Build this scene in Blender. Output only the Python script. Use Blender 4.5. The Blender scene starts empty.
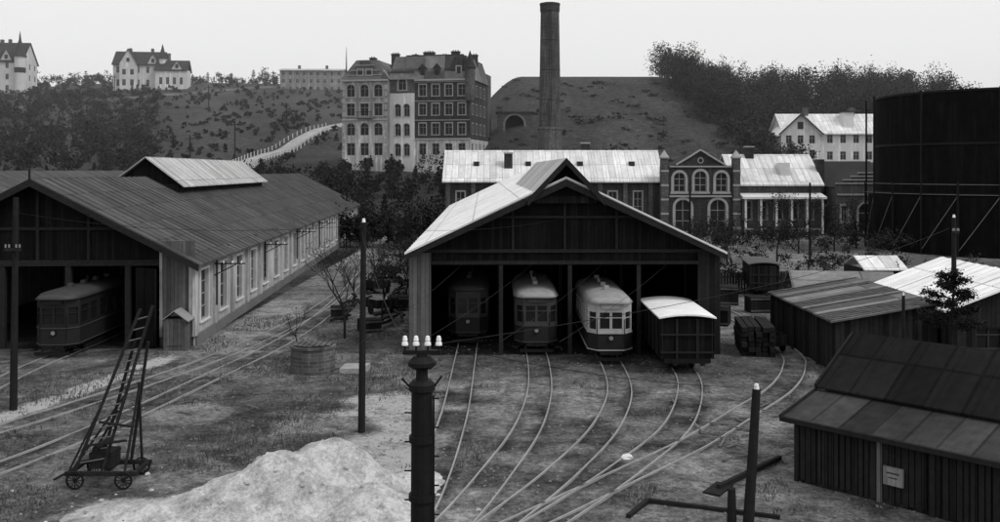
import bpy, math, random
import numpy as np
from mathutils import Vector, Matrix
random.seed(7); rng=np.random.default_rng(7)
SC=bpy.context.scene
# ------------------------------------------------------------------ materials
MATS={}
class NT:
    def __init__(s,name):
        s.m=bpy.data.materials.new(name); s.m.use_nodes=True
        s.t=s.m.node_tree; s.b=s.t.nodes['Principled BSDF']
        s.tc=s.t.nodes.new('ShaderNodeTexCoord'); s.co=s.tc.outputs['Object']
    def L(s,a,b): s.t.links.new(a,b)
    def M(s,op,a,b=None,c=None):
        n=s.t.nodes.new('ShaderNodeMath'); n.operation=op
        for i,x in enumerate((a,b,c)):
            if x is None: continue
            if isinstance(x,(int,float)): n.inputs[i].default_value=x
            else: s.L(x,n.inputs[i])
        return n.outputs[0]
    def noise(s,scale,detail=6,rough=.6,vec=None):
        n=s.t.nodes.new('ShaderNodeTexNoise'); n.inputs['Scale'].default_value=scale
        n.inputs['Detail'].default_value=detail; n.inputs['Roughness'].default_value=rough
        s.L(vec or s.co,n.inputs['Vector']); return n.outputs['Fac']
    def sep(s):
        n=s.t.nodes.new('ShaderNodeSeparateXYZ'); s.L(s.co,n.inputs[0]); return n.outputs
    def comb(s,x,y,z):
        n=s.t.nodes.new('ShaderNodeCombineXYZ')
        for i,v in enumerate((x,y,z)):
            if isinstance(v,(int,float)): n.inputs[i].default_value=v
            else: s.L(v,n.inputs[i])
        return n.outputs[0]
    def fin(s,val,rough,bumpsrc,bump,dist=.05,spec=.2):
        s.L(s.M('MAXIMUM',val,.003),s.b.inputs['Base Color']); s.b.inputs['Roughness'].default_value=rough
        s.b.inputs['Specular IOR Level'].default_value=spec
        if bumpsrc is not None and bump>0:
            n=s.t.nodes.new('ShaderNodeBump'); n.inputs['Strength'].default_value=bump
            n.inputs['Distance'].default_value=dist
            s.L(bumpsrc,n.inputs['Height']); s.L(n.outputs[0],s.b.inputs['Normal'])
        return s.m
def mat(name,c,var=.35,sc=3.,rough=.9,bump=.3,kind=None,w=.2,edge=.35,axis='s',spec=.12,grime=.35,streak=0):
    n=NT(name)
    a=n.noise(sc,8); b=n.noise(sc*.13,5)
    f=n.M('MULTIPLY_ADD',a,2*var,1-var)
    g=n.M('MULTIPLY_ADD',b,2*grime,1-grime)
    v=n.M('MULTIPLY',n.M('MULTIPLY',f,g),c)
    h=a
    if streak:
        x,y,z=n.sep(); st=n.noise(1.0,7,.75,n.comb(n.M('MULTIPLY',x,1.6),n.M('MULTIPLY',y,1.6),n.M('MULTIPLY',z,.18)))
        st=n.M('MINIMUM',n.M('MAXIMUM',n.M('MULTIPLY_ADD',st,3.2,-1.0),1-streak),1.15); v=n.M('MULTIPLY',v,st)
    if kind in('plank','seam','zplank'):
        x,y,z=n.sep()
        u={'s':n.M('ADD',x,y),'x':x,'y':y,'z':z}[axis if kind!='zplank' else 'z']
        q=n.M('DIVIDE',u,w); fl=n.M('FLOOR',q); fr=n.M('FRACT',q)
        wn=n.t.nodes.new('ShaderNodeTexWhiteNoise'); wn.noise_dimensions='1D'; n.L(fl,wn.inputs['W'])
        pv=n.M('MULTIPLY_ADD',wn.outputs['Value'],edge,1-edge*.5)
        e=n.M('GREATER_THAN',fr,.1)
        ed=n.M('MULTIPLY_ADD',e,.6,.4)
        if kind!='zplank':
            st=n.noise(1.0,5,.7,n.comb(n.M('MULTIPLY',u,9),0,n.M('MULTIPLY',z,.5)))
        else:
            st=n.noise(1.0,5,.7,n.comb(n.M('MULTIPLY',x,.5),0,n.M('MULTIPLY',z,9)))
        stv=n.M('MULTIPLY_ADD',st,1.2,.4)
        v=n.M('MULTIPLY',n.M('MULTIPLY',v,pv),n.M('MULTIPLY',ed,stv))
        h=n.M('ADD',n.M('MULTIPLY',a,.3),e)
    if kind=='sheet':
        x,y,z=n.sep()
        u=y if axis=='y' else x; o=x if axis=='y' else y
        q=n.M('DIVIDE',u,w); fl=n.M('FLOOR',q); fr=n.M('FRACT',q)
        q2=n.M('DIVIDE',o,w*3.1); fl2=n.M('FLOOR',q2); fr2=n.M('FRACT',q2)
        wn=n.t.nodes.new('ShaderNodeTexWhiteNoise'); wn.noise_dimensions='2D'; n.L(n.comb(fl,fl2,0),wn.inputs['Vector'])
        pv=n.M('MULTIPLY_ADD',wn.outputs['Value'],edge,1-edge*.5)
        e=n.M('MULTIPLY',n.M('GREATER_THAN',fr,.09),n.M('GREATER_THAN',fr2,.03))
        st=n.noise(1.0,7,.75,n.comb(n.M('MULTIPLY',u,3),n.M('MULTIPLY',o,.4),0))
        v=n.M('MULTIPLY',n.M('MULTIPLY',v,pv),n.M('MULTIPLY',n.M('MULTIPLY_ADD',e,.4,.6),n.M('MULTIPLY_ADD',st,1.1,.45)))
        h=n.M('ADD',n.M('MULTIPLY',a,.3),e)
    if kind=='brick':
        x,y,z=n.sep()
        t=n.t.nodes.new('ShaderNodeTexBrick'); n.L(n.comb(n.M('ADD',x,y),z,0),t.inputs['Vector'])
        t.inputs['Scale'].default_value=1; t.inputs['Brick Width'].default_value=w; t.inputs['Row Height'].default_value=w*.32
        t.inputs['Mortar Size'].default_value=w*.035
        t.inputs['Color1'].default_value=(.7,)*3+(1,); t.inputs['Color2'].default_value=(1.25,)*3+(1,); t.inputs['Mortar'].default_value=(1.5,)*3+(1,)
        v=n.M('MULTIPLY',v,t.outputs['Color'])
        h=n.M('SUBTRACT',a,t.outputs['Fac'])
    MATS[name]=n.fin(v,rough,h,bump,spec=spec); return n.m
mat('roof_white',.8,.14,2,.7,.25,'sheet',.75,.14,'y',grime=.12)
mat('roof_white_x',.62,.2,2,.7,.25,'sheet',.9,.3,'x',grime=.35)
mat('roof_grey',.075,.35,3,.85,.5,'sheet',.5,.5,'y',grime=.5,spec=.05)
mat('roof_pale',.4,.25,3,.7,.4,'sheet',.7,.4,'y',grime=.4)
mat('roof_felt',.012,.4,4,.95,.3,'sheet',1.1,.4,'x',spec=.05)
mat('roof_felt2',.036,.5,3,.9,.3,'sheet',.9,.7,'x',grime=.7,spec=.05)
mat('roof_patch',.13,.45,3,.8,.4,'sheet',1.3,1.2,'y',grime=.6)
mat('roof_dark',.03,.3,2)
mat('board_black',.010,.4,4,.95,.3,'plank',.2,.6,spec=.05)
mat('board_dark',.020,.4,4,.95,.5,'plank',.22,.9,spec=.05)
mat('board_mid',.1,.35,4,.9,.5,'plank',.2,.7)
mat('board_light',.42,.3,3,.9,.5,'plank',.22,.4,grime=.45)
mat('timber',.022,.5,6,.95,.6,spec=.05)
mat('timber_pale',.12,.5,5,.95,.6)
mat('pole_wood',.018,.5,6,.9,.6,spec=.05)
mat('iron_dark',.010,.5,5,.6,.3)
mat('rail_steel',.27,.4,4,.5,.1,spec=.5,grime=.5)
mat('porcelain',.8,.05,5,.3,0,spec=.5)
mat('lamp_glass',.2,.2,5,.3,0,spec=.5)
mat('glass',.012,.3,1,.15,0,spec=.35)
mat('glass_far',.014,.5,1,.4,0,spec=.2)
mat('paint_white',.62,.2,3,.7,.1,grime=.3)
mat('frame_grey',.24,.3,3,.8,.1)
mat('frame_dark',.04,.3,3,.8,.1)
mat('plaster_white',.7,.15,1.2,.9,.1,grime=.25,streak=.3)
mat('plaster_worn',.58,.25,1.2,.9,.15,grime=.45,streak=.5)
mat('plaster_grey',.33,.25,1.2,.9,.15,grime=.45,streak=.5)
mat('brick_dark',.05,.4,2,.95,.3,'brick',.5,grime=.5,streak=.4)
mat('brick_mid',.11,.35,2,.95,.3,'brick',.5,grime=.5,streak=.4)
mat('brick_chimney',.065,.35,1.5,.95,.3,'brick',.6,grime=.5,streak=.5)
mat('stone_trim',.3,.25,2,.9,.1,grime=.4)
mat('stone_dark',.06,.4,2,.95,.4,'brick',.9)
mat('concrete',.16,.4,3,.9,.3)
mat('gas_iron',.010,.5,1.2,.85,.1,grime=.5,spec=.05,streak=.4)
mat('tram_dark',.014,.3,3,.6,.1,spec=.2)
mat('tram_mid',.05,.3,3,.6,.1,spec=.2)
mat('tram_light',.36,.25,3,.6,.1,spec=.3,grime=.4)
mat('tram_roof',.28,.35,3,.8,.1,grime=.4)
mat('tram_roof_white',.78,.14,3,.7,.1)
mat('road_pale',.3,.5,1.5,.95,.2,grime=.5)
mat('road_dull',.12,.5,1.5,.95,.2,grime=.5)
mat('rock',.3,.4,4,.95,.6)
mat('gravel',.16,.8,6,.95,.6)
def leafmat(name,c):
    n=NT(name); g=n.t.nodes.new('ShaderNodeNewGeometry')
    r=g.outputs['Random Per Island']; a=n.noise(.35,3)
    v=n.M('MULTIPLY',n.M('MULTIPLY_ADD',r,1.3,.4),n.M('MULTIPLY_ADD',a,2.2,-.1))
    MATS[name]=n.fin(n.M('MULTIPLY',v,c),.95,None,0,spec=.05)
leafmat('foliage_dark',.020); leafmat('foliage_mid',.03); leafmat('foliage_far',.028); leafmat('grass_blades',.09); leafmat('shrub',.028)
n=NT('sand'); a=n.noise(1.8,10,.72); b=n.noise(9,7,.75); c=n.noise(.7,3)
v=n.M('MULTIPLY',n.M('MULTIPLY_ADD',a,2.6,-.3),n.M('MULTIPLY_ADD',b,2.0,0)); v=n.M('MULTIPLY',n.M('MAXIMUM',v,.2),n.M('MULTIPLY_ADD',c,1.0,.5)); v=n.M('MINIMUM',n.M('MULTIPLY',v,.55),.75)
MATS['sand']=n.fin(v,.95,n.M('ADD',a,n.M('MULTIPLY',b,.5)),1.0,.2)
n=NT('ground'); at=n.t.nodes.new('ShaderNodeAttribute'); at.attribute_name='tone'
a=n.noise(.8,11,.78); b=n.noise(4.6,9,.8); c=n.noise(20,5,.75); d=n.noise(.09,4,.6)
v=n.M('MULTIPLY',n.M('MULTIPLY_ADD',a,4.2,-1.1),n.M('MULTIPLY_ADD',b,4.4,-1.2))
v=n.M('MULTIPLY',n.M('MAXIMUM',v,.18),n.M('MULTIPLY_ADD',c,2.0,0)); v=n.M('MULTIPLY',v,n.M('MULTIPLY_ADD',d,1.0,.5))
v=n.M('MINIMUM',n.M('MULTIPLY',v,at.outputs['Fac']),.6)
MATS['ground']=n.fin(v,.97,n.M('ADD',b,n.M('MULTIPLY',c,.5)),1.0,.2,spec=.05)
# ------------------------------------------------------------------ mesh builder
class MB:
    def __init__(s): s.v=[]; s.f=[]
    def add(s,vs,fs):
        o=len(s.v); s.v+= [tuple(p) for p in vs]; s.f+=[tuple(i+o for i in f) for f in fs]
    def poly(s,*p): s.add(p,[tuple(range(len(p)))])
    def box(s,x0,x1,y0,y1,z0,z1):
        s.add([(x0,y0,z0),(x1,y0,z0),(x1,y1,z0),(x0,y1,z0),(x0,y0,z1),(x1,y0,z1),(x1,y1,z1),(x0,y1,z1)],
              [(0,3,2,1),(4,5,6,7),(0,1,5,4),(1,2,6,5),(2,3,7,6),(3,0,4,7)])
    def hexa(s,p): s.add(p,[(0,3,2,1),(4,5,6,7),(0,1,5,4),(1,2,6,5),(2,3,7,6),(3,0,4,7)])
    def tube(s,p0,p1,r0,r1=None,n=8,cap=True):
        r1=r0 if r1 is None else r1
        a=Vector(p0); b=Vector(p1); d=(b-a)
        if d.length<1e-6: return
        d.normalize(); x=d.orthogonal().normalized(); y=d.cross(x)
        vs=[];
        for c,r in((a,r0),(b,r1)):
            for i in range(n):
                t=2*math.pi*i/n; vs.append(c+x*(r*math.cos(t))+y*(r*math.sin(t)))
        fs=[(i,(i+1)%n,n+(i+1)%n,n+i) for i in range(n)]
        if cap: fs+=[tuple(range(n-1,-1,-1)),tuple(range(n,2*n))]
        s.add(vs,fs)
    def beam(s,p0,p1,w,h):
        a=Vector(p0); b=Vector(p1); d=(b-a).normalized()
        up=Vector((0,0,1)) if abs(d.z)<.95 else Vector((0,1,0))
        x=d.cross(up).normalized()*(w/2); y=x.cross(d).normalized()*(h/2)
        s.hexa([a-x-y,a+x-y,b+x-y,b-x-y,a-x+y,a+x+y,b+x+y,b-x+y])
    def lathe(s,cx,cy,prof,n=16):
        vs=[];fs=[]
        for r,z in prof:
            for i in range(n):
                t=2*math.pi*i/n; vs.append((cx+r*math.cos(t),cy+r*math.sin(t),z))
        for k in range(len(prof)-1):
            for i in range(n):
                j=(i+1)%n; fs.append((k*n+i,k*n+j,(k+1)*n+j,(k+1)*n+i))
        fs.append(tuple(range(n-1,-1,-1))); fs.append(tuple(range((len(prof)-1)*n,len(prof)*n)))
        s.add(vs,fs)
    def make(s,name,mt,parent=None,smooth=False):
        me=bpy.data.meshes.new(name); me.from_pydata(s.v,[],s.f); me.materials.append(MATS[mt])
        if smooth: me.polygons.foreach_set('use_smooth',[True]*len(me.polygons))
        me.update(); o=bpy.data.objects.new(name,me); SC.collection.objects.link(o)
        if parent: o.parent=parent
        return o
class G:
    def __init__(s,name,loc=(0,0,0),yaw=0,scale=1):
        s.e=bpy.data.objects.new(name,None); SC.collection.objects.link(s.e); s.e.empty_display_size=.5
        s.e.location=loc; s.e.rotation_euler=(0,0,math.radians(yaw)); s.e.scale=(scale,)*3; s.p={}
    def __call__(s,part,mt=None):
        if part not in s.p: s.p[part]=(MB(),mt)
        return s.p[part][0]
    def done(s,smooth=()):
        for k,(m,mt) in s.p.items():
            if m.f: m.make(k,mt,s.e,k in smooth)
        return s.e
def wall(g,px,py,dx,dy,L,z0,z1,wins=(),part='walls',wm='board_dark',depth=.16,fw=.07,fm='frame_grey',gm='glass',sur=None,surm='stone_trim',mull=1,trans=1):
    nx,ny=dy,-dx
    P=lambda u,z,d=0:(px+dx*u-nx*d,py+dy*u-ny*d,z)
    W=g(part,wm); GL=g('window_glass',gm); F=g('window_frames',fm)
    us=sorted({0,L}|{w[0] for w in wins}|{w[1] for w in wins}); zs=sorted({z0,z1}|{w[2] for w in wins}|{w[3] for w in wins})
    for i in range(len(us)-1):
        for j in range(len(zs)-1):
            cu=(us[i]+us[i+1])/2; cz=(zs[j]+zs[j+1])/2
            if any(w[0]<cu<w[1] and w[2]<cz<w[3] for w in wins): continue
            W.poly(P(us[i],zs[j]),P(us[i+1],zs[j]),P(us[i+1],zs[j+1]),P(us[i],zs[j+1]))
    def ob(B,u0,u1,a,b,d0,d1):
        B.hexa([P(u0,a,d0),P(u1,a,d0),P(u1,a,d1),P(u0,a,d1),P(u0,b,d0),P(u1,b,d0),P(u1,b,d1),P(u0,b,d1)])
    for w in wins:
        a,b,c,d=w[:4]; arch=len(w)>4 and w[4]
        W.poly(P(a,c),P(a,d),P(a,d,depth),P(a,c,depth)); W.poly(P(b,c),P(b,c,depth),P(b,d,depth),P(b,d))
        W.poly(P(a,c),P(a,c,depth),P(b,c,depth),P(b,c)); W.poly(P(a,d),P(b,d),P(b,d,depth),P(a,d,depth))
        GL.poly(P(a,c,depth),P(b,c,depth),P(b,d,depth),P(a,d,depth))
        e0,e1=depth-.06,depth-.005
        if fw:
            ob(F,a,a+fw,c,d,e0,e1); ob(F,b-fw,b,c,d,e0,e1); ob(F,a+fw,b-fw,c,c+fw,e0,e1); ob(F,a+fw,b-fw,d-fw,d,e0,e1)
            for k in range(mull):
                m=a+(b-a)*(k+1)/(mull+1); ob(F,m-fw/2,m+fw/2,c+fw,d-fw,e0+.004,e1-.004)
            for k in range(trans):
                m=c+(d-c)*(k+1)/(trans+1) if trans>1 else c+(d-c)*.66
                ob(F,a+fw,b-fw,m-fw/2,m+fw/2,e0,e1)
        if arch:
            r=(b-a)/2; cu=(a+b)/2; cz=d-r
            for sgn in(-1,1):
                pts=[P(cu+sgn*r,d,-.004)]
                for k in range(9):
                    t=math.pi/2*k/8; pts.append(P(cu+sgn*r*math.cos(t),cz+r*math.sin(t),-.004))
                W.poly(*pts)
        if sur:
            S=g('window_surrounds',surm)
            if arch:
                r=(b-a)/2; cu=(a+b)/2; cz=d-r; prev=None
                for k in range(13):
                    t=math.pi*k/12
                    q=[(cu+R*math.cos(t),cz+R*math.sin(t)) for R in(r,r+sur)]
                    if prev: S.hexa([P(*prev[0],-.06),P(*prev[1],-.06),P(*prev[1],-.002),P(*prev[0],-.002),P(*q[0],-.06),P(*q[1],-.06),P(*q[1],-.002),P(*q[0],-.002)])
                    prev=q
                top=cz
            else:
                ob(S,a-sur,b+sur,d,d+sur*1.2,-.08,-.002); top=d
            ob(S,a-sur,a,c,top,-.06,-.002); ob(S,b,b+sur,c,top,-.06,-.002)
            ob(S,a-sur*1.3,b+sur*1.3,c-sur*.8,c,-.12,-.002)
def slab(B,a,b,c,d,t):
    B.hexa([(p[0],p[1],p[2]-t) for p in(a,b,c,d)]+[a,b,c,d])
def gable_roof(g,x0,x1,y0,y1,ze,zr,ov=.4,t=.12,axis='y',part='roof',rm='roof_grey',xr=None,ribs=0,ribm=None,rh=.06):
    R=g(part,rm)
    if axis=='y':
        xm=(x0+x1)/2 if xr is None else xr
        for xe in(x0,x1):
            sl=(zr-ze)/(xm-xe); o=-ov if xe<xm else ov; xo=xe+o; zo=ze+sl*o
            a,b,c,d=(xo,y0,zo),(xo,y1,zo),(xm,y1,zr),(xm,y0,zr)
            if xe>xm: a,b,c,d=b,a,d,c
            slab(R,a,b,c,d,t)
            if ribs:
                S=g('roof_seams',ribm or rm); y=y0+.05
                while y<y1:
                    S.beam((xo,y,zo+.01),(xm,y,zr+.01),.05,rh); y+=ribs
    else:
        ym=(y0+y1)/2
        for ye in(y0,y1):
            sl=(zr-ze)/(ym-ye); o=-ov if ye<ym else ov; yo=ye+o; zo=ze+sl*o
            a,b,c,d=(x0,yo,zo),(x1,yo,zo),(x1,ym,zr),(x0,ym,zr)
            if ye>ym: a,b,c,d=b,a,d,c
            slab(R,a,b,c,d,t)
            if ribs:
                S=g('roof_seams',ribm or rm); x=x0+.05
                while x<x1:
                    S.beam((x,yo,zo+.02),(x,ym,zr+.02),.06,.07); x+=ribs
# ------------------------------------------------------------------ terrain
def vn(x,y,sc,seed=0):
    x=np.asarray(x,float)/sc+100.3*seed; y=np.asarray(y,float)/sc+57.7*seed
    xi=np.floor(x); yi=np.floor(y); fx=x-xi; fy=y-yi; fx=fx*fx*(3-2*fx); fy=fy*fy*(3-2*fy)
    h=lambda a,b:np.modf(np.abs(np.sin(a*127.1+b*311.7+seed*13.7)*43758.5453))[0]
    return (h(xi,yi)*(1-fx)+h(xi+1,yi)*fx)*(1-fy)+(h(xi,yi+1)*(1-fx)+h(xi+1,yi+1)*fx)*fy
def ss(x,a,b):
    t=np.clip((np.asarray(x,float)-a)/(b-a),0,1); return t*t*(3-2*t)
def ter(X,Y):
    X=np.asarray(X,float); Y=np.asarray(Y,float)
    hl=45*np.clip((Y-140)/260,0,1)
    hc=34.5*np.clip((Y-158)/97,0,1)**.9
    hr=28*np.clip((Y-165)/95,0,1)
    wc=ss(X,-14,6); wr=ss(X,42,66)
    h=hl*(1-wc)+hc*wc*(1-wr)+hr*wr
    h=h+3.0*np.exp(-(((X+18)/20)**2+((Y-196)/16)**2))
    far=ss(Y,145,220)*(1-ss(Y,246,254)*wc*.85)
    h=h+far*(vn(X,Y,30,1)-.5)*2.2+far*(vn(X,Y,11,2)-.5)*.8
    near=1-ss(Y,50,70)
    h=h+near*((vn(X,Y,2.5,3)-.5)*.05+(vn(X,Y,.8,4)-.5)*.05)
    return h
def t1(x,y): return float(ter(x,y))
def catmull(P,n=14):
    out=[]; P=[Vector(p) for p in P]; Q=[P[0]*2-P[1]]+P+[P[-1]*2-P[-2]]
    for i in range(1,len(Q)-2):
        a,b,c,d=Q[i-1:i+3]
        for k in range(n):
            t=k/n; out.append(.5*((2*b)+(c-a)*t+(2*a-5*b+4*c-d)*t*t+(3*b-a-3*c+d)*t**3))
    out.append(P[-1]); return out
TR=[[(-1.75,80),(-1.7,60),(-1.7,50),(-1.7,44),(-1.7,38),(-1.78,34),(-2.0,29),(-2.35,25),(-3.3,18),(-4.2,12)],
    [(1.2,80),(1.6,60),(1.8,50),(1.82,44),(1.6,39),(.96,33.8),(-.1,29),(-1.15,25),(-2.7,20),(-4.2,14)],
    [(4.7,80),(5.1,60),(5.25,50),(5.28,44),(4.9,39),(3.7,33.8),(1.9,29),(.05,25),(-2.2,20.5),(-4.4,15)],
    [(8.1,80),(8.4,60),(8.55,50),(8.5,44),(7.9,39.5),(6.3,34),(3.9,29.3),(1.3,25),(-1.4,21),(-4.5,16.5)],
    [(14.2,72),(14.8,56),(14.6,48),(13.6,44),(11.8,40),(9.2,36),(6.5,32),(3.6,28.4),(1,25.2),(-1.7,22)],
    [(-17.5,24),(-15.6,29),(-14.3,33.8),(-13.1,40.9),(-11.6,51.7),(-11.3,65),(-12.5,90),(-14,110)],
    [(-19.5,30),(-17.9,33.6),(-16.3,38.2),(-14.6,44),(-13.2,51),(-12.2,60),(-11.9,70)],
    [(-22.4,80),(-22.0,60),(-21.9,50),(-21.9,44),(-21.4,38),(-20.6,32),(-19.6,26)]]
TRC=[catmull(t) for t in TR]
TP=np.array([(p.x,p.y) for t in TRC for p in t])
def axis(segs):
    out=[]
    for a,b,st in segs: out+=list(np.arange(a,b,st))
    return np.array(out)
xs=np.concatenate([-np.geomspace(2600,250,20),axis([(-240,-60,5),(-60,-24,1.2),(-24,24,.22),(24,60,1.2),(60,245,5)]),np.geomspace(250,2600,20)])
ys=np.concatenate([axis([(-400,0,40),(0,16,2),(16,60,.22),(60,140,1.3),(140,420,4)]),np.geomspace(420,3200,26)])
XX,YY=np.meshgrid(xs,ys); ZZ=ter(XX,YY)
tone=np.full(XX.shape,.20)
def blend(mask,val):
    global tone
    tone=tone*(1-mask)+val*mask
nz=vn(XX,YY,3.2,5); nz2=vn(XX,YY,1.1,6); nz3=vn(XX,YY,9,9); nz4=vn(XX,YY,.5,15)
blend(ss(-XX,2.6,5.5)*ss(nz*.6+nz2*.4,.25,.6),.085)
blend(ss(XX,9,12)*ss(nz3,.3,.6)*.7,.12)
blend(ss(nz*.5+nz2*.3+nz4*.2,.5,.7)*.75,.34)
blend(ss(vn(XX,YY,4.5,41)*.6+nz2*.4,.58,.75)*.7,.07)
pd=np.abs(XX+14.2+.03*(YY-50)); blend((1-ss(pd,.9,2.2))*ss(YY,44,50),.34)
pd=np.abs(XX+9+.02*(YY-50)); blend((1-ss(pd,.6,2.0))*ss(YY,52,60)*.7,.26)
t=(YY-35)/(47-35); pd=np.abs(XX-(-18.6+2.3*t)); blend((1-ss(pd,.25,.8))*ss(YY,30,33)*(1-ss(YY,46,48))*ss(nz2,.1,.4),.8)
for cx,cy,rx,ry,val,st in[(-5.2,26,5.0,2.8,.8,.95),(-3.4,32.5,1.7,4.6,.65,.85),(-4.6,37.5,1.8,1.8,.6,.8),(-6.5,34.5,2,1.2,.4,.6),(-8.5,25.2,3.4,1.9,.6,.7),(-1.8,26,1.4,3,.5,.6),(9.0,33,1.4,4,.4,.5),(.6,36,1.0,5,.34,.6),(3.5,38,1.1,4,.34,.6),(7,29,1.5,3,.36,.6),(-12,36,1.5,1.5,.3,.5)]:
    r=np.sqrt(((XX-cx)/rx)**2+((YY-cy)/ry)**2)+(nz-.5)*.9+(nz2-.5)*.7
    blend((1-ss(r,.6,1.1))*st,val)
sel=(YY>14)&(YY<75)&(np.abs(XX)<26)
px=XX[sel]; py=YY[sel]; dmin=np.full(px.shape,9.)
for q in TP[::2]: dmin=np.minimum(dmin,np.hypot(px-q[0],py-q[1]))
m=np.zeros(XX.shape); m[sel]=(1-ss(np.abs(dmin-.5),.10,.36))
tone=tone*(1-m*.5*ss(nz2,.2,.7))
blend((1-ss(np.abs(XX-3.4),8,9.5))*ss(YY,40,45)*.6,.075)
blend(((XX>-4.4)&(XX<11)&(YY>47.6)&(YY<108)).astype(float),.03)  # central shed floor: indoor shade put into the ground tone
blend(((XX>-32.5)&(XX<-16.2)&(YY>49.2)&(YY<135)).astype(float),.03)  # left shed floor darkened likewise, its indoor shade painted into the tone
blend(ss(YY,136,150),.045)
blend(ss(YY,62,75)*(1-ss(YY,120,135))*ss(nz3,.2,.7)*.8,.11)
rows=ss(np.sin(XX*.16+YY*.05+vn(XX,YY,40,8)*3),.0,.6)
blend(ss(YY,150,170)*ss(-XX,14,30)*rows*.6,.07)
blend(ss(YY,160,170)*ss(XX,-6,2)*(1-ss(XX,38,48))*ss(vn(XX,YY,14,7),.35,.7)*.5,.06)
nx,ny=len(xs),len(ys)
V=np.stack([XX,YY,ZZ],-1).reshape(-1,3)
I=np.arange(nx*ny).reshape(ny,nx)
F=np.stack([I[:-1,:-1],I[:-1,1:],I[1:,1:],I[1:,:-1]],-1).reshape(-1,4)
me=bpy.data.meshes.new('ground'); me.from_pydata(V.tolist(),[],F.tolist()); me.materials.append(MATS['ground'])
me.polygons.foreach_set('use_smooth',[True]*len(me.polygons))
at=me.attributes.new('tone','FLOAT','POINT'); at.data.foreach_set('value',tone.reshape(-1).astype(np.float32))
SC.collection.objects.link(bpy.data.objects.new('ground',me))
def sandh(x,y):
    q=lambda cx,cy,rx,ry,e:np.exp(-((((x-cx)/rx)**2+((y-cy)/ry)**2)**e))
    h=1.62*q(-4.8,27.4,1.6,1.5,1.2)
    h=np.maximum(h,1.35*q(-6.0,26.6,1.6,1.4,1.2)); h=np.maximum(h,.95*q(-7.4,25.9,1.6,1.3,1.0))
    h=np.maximum(h,.5*q(-9.3,25.2,2.0,1.2,.9)); h=np.maximum(h,.75*q(-3.5,26.0,1.2,1.3,1)); h=np.maximum(h,.35*q(-2.7,28,1.0,1.6,1))
    h+= h*((vn(x,y,1.1,11)-.5)*.45+(vn(x,y,.45,12)-.5)*.22)
    return h-.12+(vn(x,y,.18,13)-.5)*.05+(vn(x,y,.4,14)-.5)*.08*np.clip(h*3,0,1)
gx=np.arange(-13,-.5,.07); gy=np.arange(22.0,31.5,.07); A,Bq=np.meshgrid(gx,gy); H=sandh(A,Bq)
Vs=np.stack([A,Bq,H],-1).reshape(-1,3); I=np.arange(len(gx)*len(gy)).reshape(len(gy),len(gx))
Fs=np.stack([I[:-1,:-1],I[:-1,1:],I[1:,1:],I[1:,:-1]],-1).reshape(-1,4)
keep=(H.reshape(-1)[Fs]>-.08).any(1)
me=bpy.data.meshes.new('sand_pile'); me.from_pydata(Vs.tolist(),[],Fs[keep].tolist()); me.materials.append(MATS['sand'])
me.polygons.foreach_set('use_smooth',[True]*len(me.polygons)); SC.collection.objects.link(bpy.data.objects.new('sand_pile',me))
# ------------------------------------------------------------------ tracks
for tc in TRC:
    b=MB()
    for s in(-.5,.5):
        pr=None
        for i,p in enumerate(tc):
            q=tc[min(i+1,len(tc)-1)]; o=tc[max(i-1,0)]; d=(q-o).normalized(); nn=Vector((-d.y,d.x))
            c=p+nn*s; z=.02
            cur=[(c.x-nn.x*.024,c.y-nn.y*.024,z+.045),(c.x+nn.x*.024,c.y+nn.y*.024,z+.045),(c.x+nn.x*.028,c.y+nn.y*.028,z-.1),(c.x-nn.x*.028,c.y-nn.y*.028,z-.1)]
            if pr:
                b.poly(pr[0],pr[1],cur[1],cur[0]); b.poly(pr[1],pr[2],cur[2],cur[1]); b.poly(pr[3],pr[0],cur[0],cur[3])
            pr=cur
    b.make('tram_track','rail_steel')
def ribbon(name,pts,w,mt,zo=.35):
    b=MB(); c=catmull(pts,16); pr=None
    for i,p in enumerate(c):
        q=c[min(i+1,len(c)-1)]; o=c[max(i-1,0)]; d=(q-o).normalized(); nn=Vector((-d.y,d.x))*w/2
        z=max(t1(p.x+nn.x,p.y+nn.y),t1(p.x-nn.x,p.y-nn.y),t1(p.x,p.y))+zo
        cur=[(p.x-nn.x,p.y-nn.y,z),(p.x+nn.x,p.y+nn.y,z),(p.x+nn.x*1.3,p.y+nn.y*1.3,z-1),(p.x-nn.x*1.3,p.y-nn.y*1.3,z-1)]
        if pr:
            b.poly(pr[0],pr[1],cur[1],cur[0]); b.poly(pr[1],pr[2],cur[2],cur[1]); b.poly(pr[3],pr[0],cur[0],cur[3])
        pr=cur
    b.make(name,mt)
ribbon('road',[(-53,186),(-54,205),(-51,229),(-45,262),(-40,290)],3.2,'road_pale')
ribbon('road',[(-190,300),(-147,322),(-118,362),(-95,385),(-60,396)],3,'road_dull')
for pts in([(-57,188),(-57.0,205),(-54,229),(-48,262)],[(-50,186),(-51,205),(-48,229),(-42,262)]):
    g=G('white_fence'); P=catmull(pts,12)
    for i,p in enumerate(P):
        z=t1(p.x,p.y); g('posts','paint_white').box(p.x-.09,p.x+.09,p.y-.09,p.y+.09,z-.3,z+1.1)
        if i: g('rails','concrete').beam((P[i-1].x,P[i-1].y,t1(P[i-1].x,P[i-1].y)+.9),(p.x,p.y,z+.9),.05,.07)
    g.done()
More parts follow.
